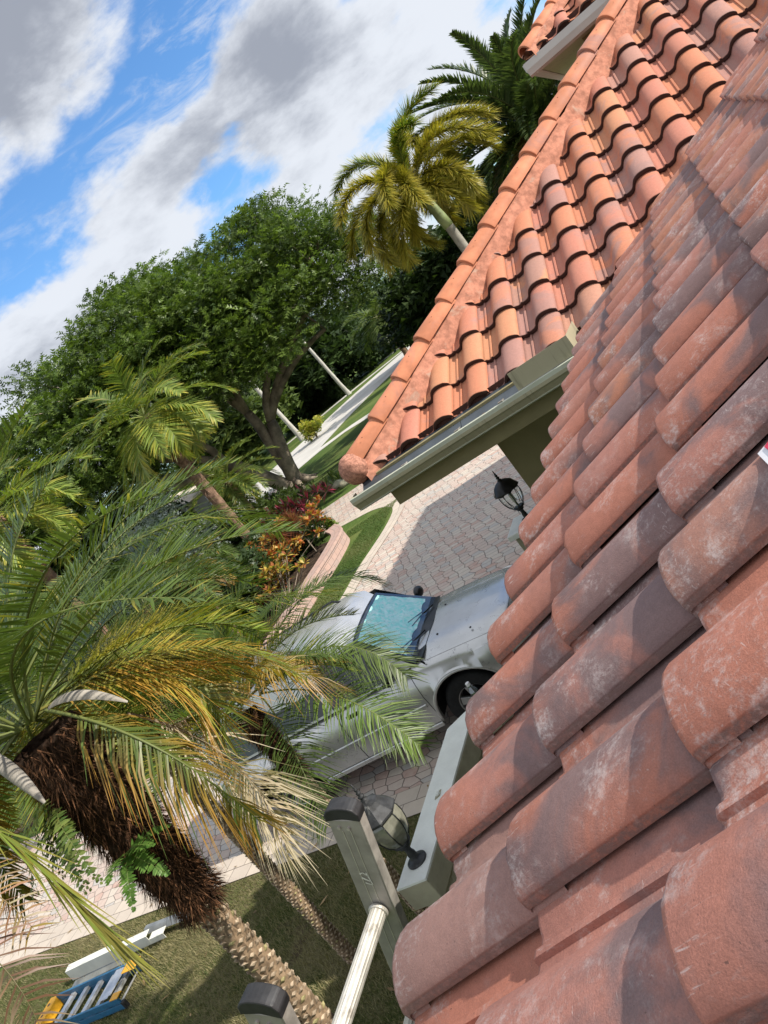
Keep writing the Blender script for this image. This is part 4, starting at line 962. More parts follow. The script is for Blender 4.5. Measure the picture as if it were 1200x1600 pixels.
# ------------------------------------------------------------------ palms
GREEN = np.array((.070, .108, .021)); DKGREEN = np.array((.035, .070, .020)); YEL = np.array((.50, .42, .07)); ORG = np.array((.50, .25, .045)); TAN = np.array((.48, .37, .24)); PALE = np.array((.62, .54, .40)); LIME = np.array((.22, .30, .045)); BRN = np.array((.20, .10, .05))
def frond(name, pts, parent, nl=60, ll=.32, lw=.014, vee=.35, sweep=.75, droop=.25, cols=(GREEN, GREEN), tipc=None, tipk=0.0, rr=.008, plume=False, start=.14, loose=.08, segs=2, end=.35, mat='leaf', mid=None):
    """pts: three or four control points of the stem"""
    P_ = [np.array(p, float) for p in pts]
    if len(P_) == 3: P_ = [P_[0], (P_[0]+2*P_[1])/3, (P_[2]+2*P_[1])/3, P_[2]]
    t_ = np.linspace(0, 1, 20)[:, None]
    def B(q): return (1-q)**3*P_[0]+3*(1-q)**2*q*P_[1]+3*(1-q)*q*q*P_[2]+q**3*P_[3]
    def T(q):
        d = 3*(1-q)**2*(P_[1]-P_[0])+6*(1-q)*q*(P_[2]-P_[1])+3*q*q*(P_[3]-P_[2]); return d/np.maximum(1e-6, np.linalg.norm(d, axis=1, keepdims=True))
    c = B(t_)
    q = np.repeat(np.linspace(start, .995, nl), 2)[:, None]; sg = np.tile([1., -1.], nl)[:, None]
    q = np.clip(q+rng.normal(0, .25/nl, q.shape), start, 1); n = len(q)
    o_ = B(q); tg = T(q); up = np.array([0, 0, 1.]); sd = np.cross(tg, up); nr = np.linalg.norm(sd, axis=1, keepdims=True); sd = np.where(nr > .05, sd/np.maximum(nr, 1e-6), np.array([1., 0, 0])); un = np.cross(sd, tg)
    if plume:
        a = rng.uniform(-.6, np.pi+.6, n)[:, None]; sd2 = sd*np.cos(a)*1.0+un*np.sin(a)*.9; sw = np.clip(rng.normal(sweep, .15, (n, 1)), .2, 1.3); d = sd2*np.cos(sw)+tg*np.sin(sw)
    else:
        sw = np.minimum(1.47, sweep*(0.55+.75*q))+rng.normal(0, loose, (n, 1)); ve = vee+rng.normal(0, loose*1.4, (n, 1))
        d = sd*sg*np.cos(sw)*np.cos(ve)+tg*np.sin(sw)+un*np.sin(ve)
    d /= np.linalg.norm(d, axis=1, keepdims=True)
    env = np.minimum(1, (q-start)/.18+.55)*(1-(1-end)*np.clip((q-.55)/.45, 0, 1)**1.5)
    L = ll*env*rng.uniform(.88, 1.08, (n, 1))
    wd = np.cross(d, un+sd*rng.normal(0, .35, (n, 1))); wd /= np.maximum(1e-6, np.linalg.norm(wd, axis=1, keepdims=True))
    dr = droop*rng.uniform(.6, 1.4, (n, 1))
    p0 = o_; p1 = o_+d*L*.45-np.array([0, 0, 1.])*dr*L*.10; p2 = o_+d*L*.98-np.array([0, 0, 1.])*dr*L*.60
    w0 = wd*lw*.35; w1 = wd*lw*.5; w2 = wd*lw*.04
    V = np.stack([p0-w0, p0+w0, p1+w1, p1-w1, p2+w2, p2-w2], 1).reshape(-1, 3)
    base = np.arange(n)[:, None]*6; Fq = np.concatenate([base+np.array([0, 1, 2, 3]), base+np.array([3, 2, 4, 5])])
    k = rng.random((n, 1)); lc = cols[0]*(1-k)+cols[1]*k; lc = lc*rng.uniform(.75, 1.25, (n, 1))
    if mid is not None:                                   # sick patch along the stem
        g = np.exp(-((q-mid[1])/mid[2])**2)*(rng.random((n, 1)) < .85); lc = lc*(1-g)+mid[0]*g
    col = np.repeat(lc[:, None, :], 6, 1)
    if tipc is not None:
        g = (rng.random((n, 1)) < tipk)*1.0; tc_ = tipc*rng.uniform(.7, 1.2, (n, 1)); col[:, 4] = col[:, 4]*(1-g)+tc_*g; col[:, 5] = col[:, 4]; g2 = g*.45; col[:, 2] = col[:, 2]*(1-g2)+tc_*g2; col[:, 3] = col[:, 2]
    col = col.reshape(-1, 3)
    # stem
    tgs = T(t_); s0 = np.cross(tgs, up); s0 /= np.maximum(1e-6, np.linalg.norm(s0, axis=1, keepdims=True)); u0 = np.cross(s0, tgs)
    r_ = rr*(1.15-t_); ring = []
    for a in (0, 2.1, 4.2): ring.append(c+s0*np.cos(a)*r_+u0*np.sin(a)*r_)
    RV = np.stack(ring, 1).reshape(-1, 3); nb = len(V)
    i = np.arange(19)[:, None]*3; RF = np.concatenate([i+np.array([a, b2, b2+3, a+3]) for a, b2 in ((0, 1), (1, 2), (2, 0))])+nb
    V = np.concatenate([V, RV]); Fq = np.concatenate([Fq, RF]); sc = cols[1]*.55+np.array((.22, .22, .08))*.6 if tipk < .9 else TAN*.7
    col = np.concatenate([col, np.tile(sc, (len(RV), 1))])
    return mesh(name, V, Fq, mat, parent, col=col)
def crown(parent, c, n, length, up0=(1.2, -.5), az0=0, nl=60, ll=.32, lw=.015, cfn=None, arch=.55, azr=None, jit=.15, **k):
    """a rosette of fronds; old ones hang lowest"""
    c = np.array(c, float); out = []
    for i in range(n):
        q = (i+.5)/n; az_ = az0+i*2.39996+rng.normal(0, jit)
        if azr is not None: az_ = azr(i, az_)
        e = up0[0]+(up0[1]-up0[0])*q**.8+rng.normal(0, .08); L = length*(.78+.3*math.sin(math.pi*min(1, q*1.1+.15)))*rng.uniform(.9, 1.08)
        h = np.array([math.cos(az_), math.sin(az_), 0]); z_ = np.array([0, 0, 1.])
        d0 = h*math.cos(e)+z_*math.sin(e); e1 = e-arch*1.0; d1 = h*math.cos(e1)+z_*math.sin(e1); e2 = e1-arch*1.5; d2 = h*math.cos(e2)+z_*math.sin(e2)
        lat = np.cross(h, z_)*rng.normal(0, .10)*L
        p0 = c+h*.04; p1 = p0+d0*L*.36; p2 = p1+d1*L*.34+lat*.4; p3 = p2+d2*L*.34+lat
        kw = dict(k); kw.update(cfn(q) if cfn else {})
        out.append(frond('frond', [p0, p1, p2, p3], parent, nl=nl, ll=ll, lw=lw, **kw))
    return out
def rough_trunk(name, base, top, r0, r1, parent, mat, boots=0, colr=(1, 1, 1), rows=40, n=20, amp=.12):
    base = np.array(base, float); top = np.array(top, float); v = []; f = []
    for i in range(rows):
        q = i/(rows-1); c = base*(1-q)+top*q+np.array([math.sin(q*3+base[0])*.02, math.cos(q*2.3)*.02, 0])*np.linalg.norm(top-base)*.5*q*(1-q)*2
        r = r0+(r1-r0)*q; r *= 1+.5*math.exp(-q*14)
        for k in range(n):
            a = 2*math.pi*k/n; rr_ = r*(1+amp*(math.sin(a*3+i*.5)*.2+rng.normal(0, .35))); v.append(c+np.array([math.cos(a)*rr_, math.sin(a)*rr_, 0]))
    for i in range(rows-1):
        for k in range(n): f.append((i*n+k, i*n+(k+1) % n, (i+1)*n+(k+1) % n, (i+1)*n+k))
    return mesh(name, v, f, mat, parent, smooth=True, col=np.tile(colr, (len(v), 1)))
def knob_trunk(base, top, r, parent, z_dark=0):
    """slender trunk covered with spiralling pegs of old leaf bases"""
    base = np.array(base, float); top = np.array(top, float); H = top[2]-base[2]; v = []; f = []; cl = []; n = 26; rows = int(H/.03)
    ax = (top-base)/np.linalg.norm(top-base)
    for i in range(rows):
        q = i/(rows-1); c = base*(1-q)+top*q
        for k in range(n): a = 2*math.pi*k/n; rr_ = r*(.86+.05*rng.normal()); v.append(c+np.array([math.cos(a)*rr_, math.sin(a)*rr_, 0])); cl.append((.55, .5, .45))
    for i in range(rows-1):
        for k in range(n): f.append((i*n+k, i*n+(k+1) % n, (i+1)*n+(k+1) % n, (i+1)*n+k))
    m_ = int(H/.0040)
    for i in range(m_):
        z_ = (i+.5)/m_; a = i*2.39996*1.0; c = base*(1-z_)+top*z_; d = np.array([math.cos(a), math.sin(a), 0]); s_ = np.array([-d[1], d[0], 0]); up = np.array([0, 0, 1.])
        l = r*rng.uniform(.12, .24); w = .021*rng.uniform(.8, 1.2); o = len(v); b0 = c+d*r*.84
        v += [b0-s_*w-up*.002, b0+s_*w-up*.002, b0+up*.012, b0-up*.014, b0+d*l-s_*w*.55+up*.008, b0+d*l+s_*w*.55+up*.009, b0+d*(l*.85)-up*.003]
        f += [(o, o+4, o+5, o+1) if False else (o, o+2, o+4), (o+2, o+5, o+4), (o+2, o+1, o+5), (o, o+4, o+6), (o, o+6, o+3), (o+3, o+6, o+1), (o+6, o+5, o+1), (o+4, o+5, o+6)]
        k = rng.uniform(.75, 1.25); g = (1, 1, 1) if rng.random() > .12 else (.75, .85, .6); cl += [tuple(q*k*.6 for q in g)]*4+[tuple(q*k*1.15 for q in g)]*3
    return mesh('trunk', v, f, 'knob_bark', parent, col=np.array(cl))
def fibre_mass(base, top, r0, r1, parent, n=5200, name='fibre_skirt'):
    base = np.array(base, float); top = np.array(top, float); v = []; f = []; cl = []; nn = 36; rows = 44
    for i in range(rows):
        q = i/(rows-1); c = base*(1-q)+top*q; r = r0+(r1-r0)*q**.8
        if q < .08: r *= .62+q*4.75
        for k in range(nn): a = 2*math.pi*k/nn; rr_ = r*(.88+.05*rng.normal()+.05*math.sin(a*4+i*.35)); v.append(c+np.array([math.cos(a)*rr_, math.sin(a)*rr_, 0])); cl.append((.5, .5, .5))
    for i in range(rows-1):
        for k in range(nn): f.append((i*nn+k, i*nn+(k+1) % nn, (i+1)*nn+(k+1) % nn, (i+1)*nn+k))
    ob = mesh(name, v, f, 'fibre', parent, col=np.array(cl))
    q = rng.random((n, 1)); a = rng.uniform(0, 2*np.pi, (n, 1)); c = base*(1-q)+top*q; r = (r0+(r1-r0)*q**.8)*rng.uniform(.85, 1.0, (n, 1))
    d = np.concatenate([np.cos(a), np.sin(a), np.zeros((n, 1))], 1); s_ = np.concatenate([-np.sin(a), np.cos(a), np.zeros((n, 1))], 1); up = np.array([[0, 0, 1.]])
    p0 = c+d*r; L = rng.uniform(.03, .10, (n, 1)); dr_ = d*rng.uniform(.15, .65, (n, 1))+s_*rng.normal(0, .45, (n, 1))-up*rng.uniform(.3, 1.1, (n, 1)); w = rng.uniform(.0012, .0055, (n, 1))
    ww = s_*.7+up*rng.normal(0, .5, (n, 1)); V = np.stack([p0-ww*w, p0+ww*w, p0+dr_*L], 1)
    k = rng.random((n, 1)); cc = np.array((.45, .42, .40))*(1-k)+np.array((2.9, 2.3, 1.8))*k**3
    tris_mesh('fibre_strands', V, 'fibre', cc, ob); return ob

def pygmy_c(q):                      # green young fronds, yellow to dead old ones
    if q < .55: return dict(cols=(GREEN, np.array((.125, .185, .04))), tipc=YEL, tipk=.08)
    if q < .80: return dict(cols=(GREEN*1.1, LIME), tipc=YEL, tipk=.35, mid=(YEL*.8, rng.uniform(.2, .6), .2))
    if q < .92: return dict(cols=(LIME*.8, np.array((.16, .19, .04))), tipc=ORG, tipk=.55, mid=(YEL*.8, .45, .22), droop=.8)
    return dict(cols=(LIME*.6, GREEN), tipc=ORG*.8, tipk=.8, mid=(YEL*.6, .5, .2), droop=.8)
def pygmy(label, c, z_fib, H, r, rf0, rf1, n, length, nl, az0, fibn, explicit=(), grp='feathery palms on the near lawn', ll=.24, azr=None, lowup=-.25):
    T = thing('palm_tree', label, 'palm tree', (c[0], c[1], 0), grp)
    if z_fib > 0: knob_trunk((c[0], c[1], 0), (c[0], c[1], z_fib+.06), r, T)
    if fibn: fibre_mass((c[0], c[1], z_fib), (c[0], c[1], H-.08), rf0, rf1, T, fibn)
    crown(T, (c[0], c[1], H), n, length, (1.25, lowup), az0, nl=nl, ll=ll, lw=.0105, cfn=pygmy_c, arch=.50, rr=.008, vee=.30, sweep=.62, loose=.05, droop=.08, azr=azr)
    for pts, kw in explicit: frond('frond', pts, T, **kw)
    return T
GG = (GREEN, np.array((.13, .19, .045))); base_kw = dict(nl=84, ll=.26, lw=.0085, rr=.008, vee=.2, sweep=.6)
ex1 = [
 ([(-2.94, 2.0, 3.98), (-2.54, 1.94, 3.78), (-2.42, 1.94, 3.49), (-2.48, 2.02, 3.14)], dict(base_kw, cols=GG, tipc=ORG, tipk=.75, droop=1.2, vee=-.25)),
 ([(-2.77, 2.14, 3.75), (-2.49, 2.16, 3.51), (-2.54, 2.26, 3.13), (-2.72, 2.2, 2.79)], dict(base_kw, cols=(TAN, PALE), tipc=PALE, tipk=1.0, droop=1.2, loose=.22, vee=-.2)),
 ([(-2.66, 1.36, 4.02), (-2.34, 1.25, 3.92), (-2.16, 1.14, 3.75), (-2.05, 1.08, 3.56)], dict(nl=26, ll=.28, lw=.0062, rr=.005, vee=.05, sweep=2.1, cols=(LIME*.85, YEL*.42), tipc=YEL*.6, tipk=.3, droop=.05, end=.7, loose=.05)),
 ([(-2.95, 2.07, 3.92), (-2.62, 2.32, 3.91), (-2.46, 2.34, 3.66), (-2.55, 2.24, 3.42)], dict(base_kw, cols=(GREEN, LIME), tipc=ORG, tipk=.7, mid=(YEL, .4, .25), droop=.9)),
 ([(-2.98, 2.02, 4.01), (-3.04, 2.45, 4.06), (-2.85, 3.09, 3.82), (-2.57, 3.57, 3.27)], dict(base_kw, cols=GG, tipc=YEL, tipk=.25, nl=96, ll=.30, droop=.5)),
 ([(-2.99, 2.01, 4.1), (-2.72, 2.51, 4.41), (-2.46, 3.03, 4.29), (-2.43, 3.3, 3.83)], dict(base_kw, cols=GG, tipc=YEL, tipk=.15, nl=96, ll=.30, droop=.5)),
 ([(-2.99, 2.01, 3.99), (-2.68, 2.1, 3.94), (-2.48, 2.47, 3.75), (-2.46, 2.76, 3.27)], dict(base_kw, cols=(LIME, YEL*.7), tipc=ORG, tipk=.8, mid=(ORG, .6, .3), nl=70, droop=.8)),
]
def away(i, a): return a if i < 15 else rad(35+((i*47) % 200))
P1 = pygmy('shaggy palm with brown fibre mat on its upper trunk, nearest the roof', (-3.02, 1.96), 2.90, 3.98, .068, .098, .172, 36, 1.45, 84, .4, 9000, ex1, azr=away)
def spathe(pts, w, par):
    v = []; f = []; n = 14; m_ = 9; P_ = [Vector(p) for p in pts]
    for i in range(n):
        q = i/(n-1); c = (1-q)**2*P_[0]+2*(1-q)*q*P_[1]+q*q*P_[2]; d = (P_[2]-P_[0]).normalized(); s_ = d.cross(Vector((0, 0, 1))).normalized(); u_ = s_.cross(d); ww = w*math.sin(math.pi*min(.97, q*.9+.08))**.7
        for j in range(m_):
            a = math.pi*(j/(m_-1)); v.append(c+s_*math.cos(a)*ww+u_*math.sin(a)*ww*.9*(1+.04*math.sin(j*5)))
    for i in range(n-1):
        for j in range(m_-1): f.append((i*m_+j, (i+1)*m_+j, (i+1)*m_+j+1, i*m_+j+1))
    return mesh('spathe', v, f, 'spathe', par, smooth=True)
spathe([(-2.74, 1.88, 4.00), (-2.62, 1.93, 4.01), (-2.50, 1.97, 3.84)], .028, P1)
spathe([(-2.88, 1.66, 4.06), (-2.79, 1.65, 3.97), (-2.73, 1.61, 3.78)], .028, P1)
# ferns rooted in the fibre
fn = thing('fern', 'small green fern growing out of the brown fibre on the shaggy palm trunk', 'fern', (-2.90, 1.78, 3.40))
def fernleaf(p0, p1, p2, L, par): frond('frond', [p0, p1, p2], par, nl=22, ll=L, lw=.014, vee=.1, sweep=.25, droop=.1, cols=(np.array((.09, .19, .035)), np.array((.14, .25, .05))), rr=.0025, start=.08, end=.25)
for (dx, dy, dz) in ((.17, -.02, .03), (.13, .10, .00), (.16, -.05, -.09), (.07, -.16, .05), (.05, -.15, -.10)):
    fernleaf((-2.90, 1.80, 3.36), (-2.90+dx*.6, 1.80+dy*.6, 3.38+dz*.6), (-2.90+dx*1.15, 1.80+dy*1.15, 3.33+dz), .045, fn)
fn2 = thing('fern', 'drooping clump of ferns on the left side of the shaggy palm trunk', 'fern', (-3.02, 1.74, 3.66))
for k in range(14):
    a = -2.1+rng.normal(0, .6); L_ = rng.uniform(.12, .28); d = np.array((math.cos(a), math.sin(a), 0)); p = np.array((-2.98, 1.78, 3.62+rng.normal(0, .05)))
    frond('frond', [p, p+d*L_*.7+np.array((0, 0, .03)), p+d*L_+np.array((0, 0, -.14-rng.random()*.12))], fn2, nl=20, ll=.04, lw=.013, vee=.1, sweep=.25, droop=.2, cols=(np.array((.08, .15, .03)), np.array((.20, .24, .06))), rr=.002, start=.08, end=.25)
# loose fronds of a palm beside it reaching in from the left
TL_ = thing('palm_tree', 'palm outside the left edge of which only brown and yellow hanging fronds show', 'palm tree', (-3.2, .9, 0), 'feathery palms on the near lawn')
knob_trunk((-3.75, .75, 0), (-3.75, .75, 3.9), .085, TL_)
crown(TL_, (-3.75, .75, 4.2), 14, .8, (1.2, .1), .9, nl=56, ll=.2, lw=.0085, cfn=pygmy_c, arch=.5, azr=lambda i, a: 2.4+(i % 8)*.40)
frond('frond', [(-3.7, .80, 4.2), (-2.6, 1.10, 4.1), (-2.19, 1.0, 3.83), (-2.16, .87, 3.55)], TL_, nl=40, ll=.20, lw=.006, vee=-.2, sweep=.3, droop=.5, cols=(BRN, BRN*.6), tipc=TAN, tipk=.3, rr=.006)
frond('frond', [(-3.7, .8, 4.15), (-2.7, 1.15, 4.12), (-2.3, 1.12, 3.95), (-2.22, 1.05, 3.70)], TL_, nl=36, ll=.18, lw=.006, vee=-.1, sweep=.35, droop=.4, cols=(YEL*.5, BRN*1.5), tipc=TAN, tipk=.5, rr=.006)
ex2 = [
 ([(-4.17, 4.17, 2.85), (-3.72, 3.75, 3.15), (-3.40, 3.85, 3.05), (-3.40, 4.0, 2.52)], dict(base_kw, cols=(LIME, YEL*.6), tipc=ORG, tipk=.85, mid=(TAN, .75, .3), nl=66, ll=.28, droop=1.2)),
 ([(-4.17, 4.17, 2.75), (-3.48, 4.0, 2.72), (-3.18, 3.86, 2.45), (-3.06, 3.82, 2.05)], dict(base_kw, cols=(np.array((.10, .18, .035)), np.array((.17, .24, .05))), nl=104, ll=.36, droop=.35)),
 ([(-4.17, 4.17, 2.75), (-3.62, 4.27, 2.93), (-3.15, 4.26, 2.81), (-3.01, 4.12, 2.38)], dict(base_kw, cols=GG, nl=104, ll=.36, droop=.5)),
 ([(-4.17, 4.17, 2.75), (-3.88, 3.9, 2.57), (-3.79, 3.56, 2.26), (-3.77, 3.44, 2.01)], dict(base_kw, cols=GG, nl=70, ll=.32, droop=.6)),
 ([(-4.17, 4.17, 2.80), (-3.75, 4.5, 3.2), (-3.35, 4.8, 3.2), (-3.2, 4.9, 2.8)], dict(base_kw, cols=GG, nl=104, ll=.36, droop=.5)),
]
P2 = pygmy('second feathery palm with narrow pegged trunk in front of the silver car', (-4.36, 4.12), 2.05, 2.76, .055, .080, .105, 22, 1.2, 84, 1.1, 2600, ex2, ll=.30, azr=lambda i, a: a if i < 14 else rad(20+((i*53) % 220)), lowup=.1)
P3 = pygmy('third feathery palm of the near clump, behind the shaggy one at far left', (-5.6, 4.3), 2.7, 3.55, .07, .12, .16, 36, 1.6, 84, 2.0, 2200, ll=.32)

# palms across the drive
def yellowish(q): return dict(cols=(np.array((.13, .20, .04)), np.array((.27, .33, .06))) if q > .25 else (GREEN, np.array((.17, .24, .05))), tipc=YEL, tipk=.25 if q < .6 else .5)
def bigpalm(label, c, ztop, r0, r1, n, L, ll, lw, nl, mat, cfn, up0=(1.35, -.75), arch=.5, az0=0, grp='palms beyond the drive', lean=(0, 0), **k):
    T = thing('palm_tree', label, 'palm tree', (c[0], c[1], 0), grp)
    rough_trunk('trunk', (c[0], c[1], 0), (c[0]+lean[0], c[1]+lean[1], ztop), r0, r1, T, mat)
    crown(T, (c[0]+lean[0], c[1]+lean[1], ztop), n, L, up0, az0, nl=nl, ll=ll, lw=lw, cfn=cfn, arch=arch, **k); return T
T = bigpalm('bright yellow green palm with shaggy brown trunk leaning over the planting bed', (-17.4, 21.9), 6.4, .17, .22, 30, 3.2, .72, .045, 62, 'bark_boots', yellowish, az0=.7, rr=.02, vee=.15, sweep=.75)
# loose boots and fibres hanging on its trunk
mb = MB()
for i in range(150):
    z_ = 2.9+3.2*rng.random(); a = rng.uniform(0, 6.28); d = Vector((math.cos(a), math.sin(a), 0)); p = Vector((-17.4, 21.9, z_))+d*.17; s_ = Vector((-d.y, d.x, 0))*rng.uniform(.015, .05)
    q = p+d*rng.uniform(.02, .16)+Vector((rng.normal(0, .05), rng.normal(0, .05), rng.uniform(-.5, .35))); mb.add([p-s_, p+s_, q+s_*.3, q-s_*.3], [(0, 1, 2, 3)])
build(mb, 'leaf_boots', 'bark_boots', T)
bigpalm('small arching date palm beside the bare trunk of the yellow green palm', (-18.4, 24.4), 2.9, .14, .13, 30, 2.2, .40, .026, 64, 'bark_boots', lambda q: dict(cols=(GREEN*1.1, np.array((.16, .22, .05))), tipc=YEL, tipk=.2), az0=.2, rr=.015)
bigpalm('low spreading palm with orange tipped fronds behind the near palm clump', (-14.2, 15.0), 2.4, .12, .12, 26, 1.7, .42, .026, 60, 'bark_boots', lambda q: dict(cols=(GREEN, np.array((.13, .19, .045))), tipc=ORG, tipk=.1 if q < .6 else .7), az0=1.2, rr=.015)
bigpalm('palm with sunlit lime fronds at the far left edge against the clouds', (-12.3, 10.3), 5.8, .12, .13, 26, 2.1, .50, .030, 64, 'bark_boots', yellowish, az0=.3, rr=.015)
bigpalm('dark green clumping palm low behind the near palms', (-12.8, 12.0), 2.6, .1, .1, 26, 2.2, .5, .030, 60, 'bark_boots', lambda q: dict(cols=(DKGREEN, GREEN)), az0=.9, rr=.015)
# foxtail
FT = thing('palm_tree', 'golden foxtail palm with bushy drooping plumes and smooth grey trunk', 'palm tree', (-7.3, 29.1, 0), 'palms beyond the drive')
rough_trunk('trunk', (-7.3, 29.1, 0), (-7.32, 29.1, 5.1), .20, .17, FT, 'bark_ringed', amp=.02)
mb = MB(); mb.tube([(-7.32, 29.1, 5.1), (-7.36, 29.09, 5.5), (-7.42, 29.08, 6.3), (-7.46, 29.06, 6.9)], [.19, .20, .15, .10], 16); build(mb, 'crownshaft', 'crownshaft', FT, smooth=True)
def fox(q): return dict(cols=(np.array((.17, .19, .03)), np.array((.44, .35, .05))) if q > .12 else (GREEN*1.2, LIME), tipc=YEL*.9, tipk=.5)
crown(FT, (-7.46, 29.06, 6.9), 26, 4.0, (1.45, -.25), .5, nl=380, ll=.64, lw=.034, cfn=fox, arch=.72, plume=True, sweep=.85, rr=.03, end=.8, droop=.2)
# canary date
bigpalm('tall dark date palm with long upright fronds behind the orange hip', (-3.6, 34.0), 6.0, .4, .45, 90, 5.2, .68, .07, 100, 'bark_boots', lambda q: dict(cols=(np.array((.045, .075, .028)), np.array((.095, .13, .045))) if q < .88 else (BRN, TAN*.6)), up0=(1.5, -.15), arch=.40, az0=.4, rr=.05, sweep=.85, vee=.4)
# fan-like palm by the road and two royal palms
bigpalm('dark palm with drooping fronds overhanging the road in the distance', (-19.8, 50.3), 4.0, .2, .2, 34, 2.6, .7, .07, 34, 'bark_boots', lambda q: dict(cols=(np.array((.06, .10, .025)), np.array((.16, .20, .06)))), up0=(1.3, -1.0), az0=.4, rr=.03)
bigpalm('distant royal palm with smooth white trunk beside the hedge', (-32.7, 65.8), 9.5, .17, .13, 14, 3.6, .7, .09, 30, 'royal_bark', lambda q: dict(cols=(GREEN, LIME)), lean=(-.7, 0), rr=.05)
bigpalm('distant royal palm with white trunk base beside the large tree', (-33.4, 55.6), 9.5, .19, .14, 14, 3.4, .7, .09, 30, 'royal_bark', lambda q: dict(cols=(GREEN, LIME)), lean=(-.7, 0), rr=.05)

# ------------------------------------------------------------------ broadleaf trees
def sprays(centres, radii, per, size, cols, leaflets=4, feather=True, up=.15):
    """clouds of little feathered twigs: returns triangles and colours"""
    C_ = np.repeat(centres, per, 0); R_ = np.repeat(radii, per, 0); n = len(C_)
    d = rng.normal(0, 1, (n, 3)); d /= np.linalg.norm(d, axis=1, keepdims=True); p = C_+d*R_*(rng.random((n, 1))**.45)
    a = rng.uniform(0, 2*np.pi, n)+np.arctan2(d[:, 1], d[:, 0])*0; out = np.stack([np.cos(a), np.sin(a), rng.normal(-.15, .3, n)], 1)*.6+d*.7; out /= np.linalg.norm(out, axis=1, keepdims=True)
    s_ = np.cross(out, np.array([0, 0, 1.])+rng.normal(0, .35, (n, 3))); s_ /= np.maximum(1e-6, np.linalg.norm(s_, axis=1, keepdims=True)); un = np.cross(s_, out)
    L = size*rng.uniform(.7, 1.3, (n, 1)); T_ = []; K = []
    cc = cols[0]+(cols[1]-cols[0])*rng.random((n, 1)); tone = np.repeat(rng.uniform(.72, 1.25, (len(centres), 1)), per, 0); cc = cc*tone
    for k in range(leaflets):
        q = (k+.5)/leaflets
        for sg in (-1, 1):
            b_ = p+out*L*q; dd = s_*sg*.85+out*.45+un*rng.normal(0, .25, (n, 1)); l = L*(.42 if feather else .6)*(1-.5*abs(q-.4)); w = out*L*(.42/leaflets if feather else .22)
            T_.append(np.stack([b_-w, b_+w, b_+dd*l], 1)); K.append(cc*rng.uniform(.8, 1.2, (n, 1)))
    return np.concatenate(T_), np.concatenate(K)
def limb(mb, a, b_, r0, r1, wob=.3, n=7):
    a = Vector(a); b_ = Vector(b_); pts = []; L = (b_-a).length
    for i in range(n):
        q = i/(n-1); pts.append(a.lerp(b_, q)+Vector((math.sin(q*5+a.x)*wob*.3, math.cos(q*4+a.y)*wob*.3, math.sin(q*math.pi)*wob))*(1 if 0 < i < n-1 else 0))
    mb.tube(pts, [r0+(r1-r0)*i/(n-1) for i in range(n)], 9); return pts
TR = thing('shade_tree', 'huge spreading tree with feathery dark green umbrella crown and forked grey trunks', 'tree', (-21.4, 32.6, 0))
ell = [((-18.0, 34.4, 7.0), (5.8, 5.8, 4.6), 190, 0), ((-22.3, 31.8, 7.1), (6.3, 6.3, 5.1), 200, 1), ((-25.6, 29.2, 6.9), (5.8, 5.8, 4.7), 130, 1), ((-28.4, 26.8, 6.0), (5.2, 5.2, 4.2), 110, 2)]
cents = []
for c, r, n, sd in ell:
    k = 0
    while k < n:
        d = rng.normal(0, 1, 3); d /= np.linalg.norm(d)
        if d[2] < -.35: continue
        q = rng.uniform(.80, 1.02) if rng.random() < .8 else rng.uniform(.4, .8)
        cents.append(np.array(c)+d*np.array(r)*q); k += 1
cents = np.array(cents); rr_ = np.stack([rng.uniform(.9, 1.9, len(cents))]*2+[rng.uniform(.22, .45, len(cents))], 1)
V, K = sprays(cents, rr_, 120, .36, (np.array((.036, .070, .014)), np.array((.150, .215, .042))), 4)
tris_mesh('crown', V, 'leaf', K, TR)
mb = MB()
forks = [((-21.4, 32.6, -.1), (-20.6, 33.0, 3.4), .42, .28), ((-21.5, 32.5, -.1), (-23.0, 31.4, 3.0), .40, .27), ((-21.3, 32.8, -.1), (-21.2, 32.8, 4.4), .34, .24)]
ends = []
for a, b_, r0, r1 in forks: limb(mb, a, b_, r0, r1, .25); ends.append((Vector(b_), r1))
sub = []
for (e, r), tg in zip([ends[0], ends[0], ends[1], ends[1], ends[1], ends[2], ends[2], ends[0], ends[1]], [(-18.2, 34.4, 6.2), (-16.4, 35.2, 5.2), (-25.5, 29.4, 5.6), (-28.5, 26.8, 5.6), (-24.0, 30.4, 7.6), (-21.5, 32.4, 8.4), (-19.6, 33.6, 8.2), (-15.0, 36.0, 7.0), (-30.5, 24.6, 4.8)]):
    limb(mb, e, tg, r*.8, .10, .5); sub.append(Vector(tg))
for i in range(0, len(cents), 3):
    c = Vector(cents[i]); b_ = min(sub, key=lambda s_: (s_-c).length); limb(mb, b_, c, .06, .015, .35, 5)
for k in range(7):
    a = k*.9; mb.tube([(-21.4+.25*math.cos(a), 32.6+.25*math.sin(a), .5), (-21.4+.7*math.cos(a), 32.6+.7*math.sin(a), .1), (-21.4+1.3*math.cos(a), 32.6+1.3*math.sin(a), -.1)], [.2, .14, .05], 8)
build(mb, 'trunk', 'bark_grey', TR, smooth=True)

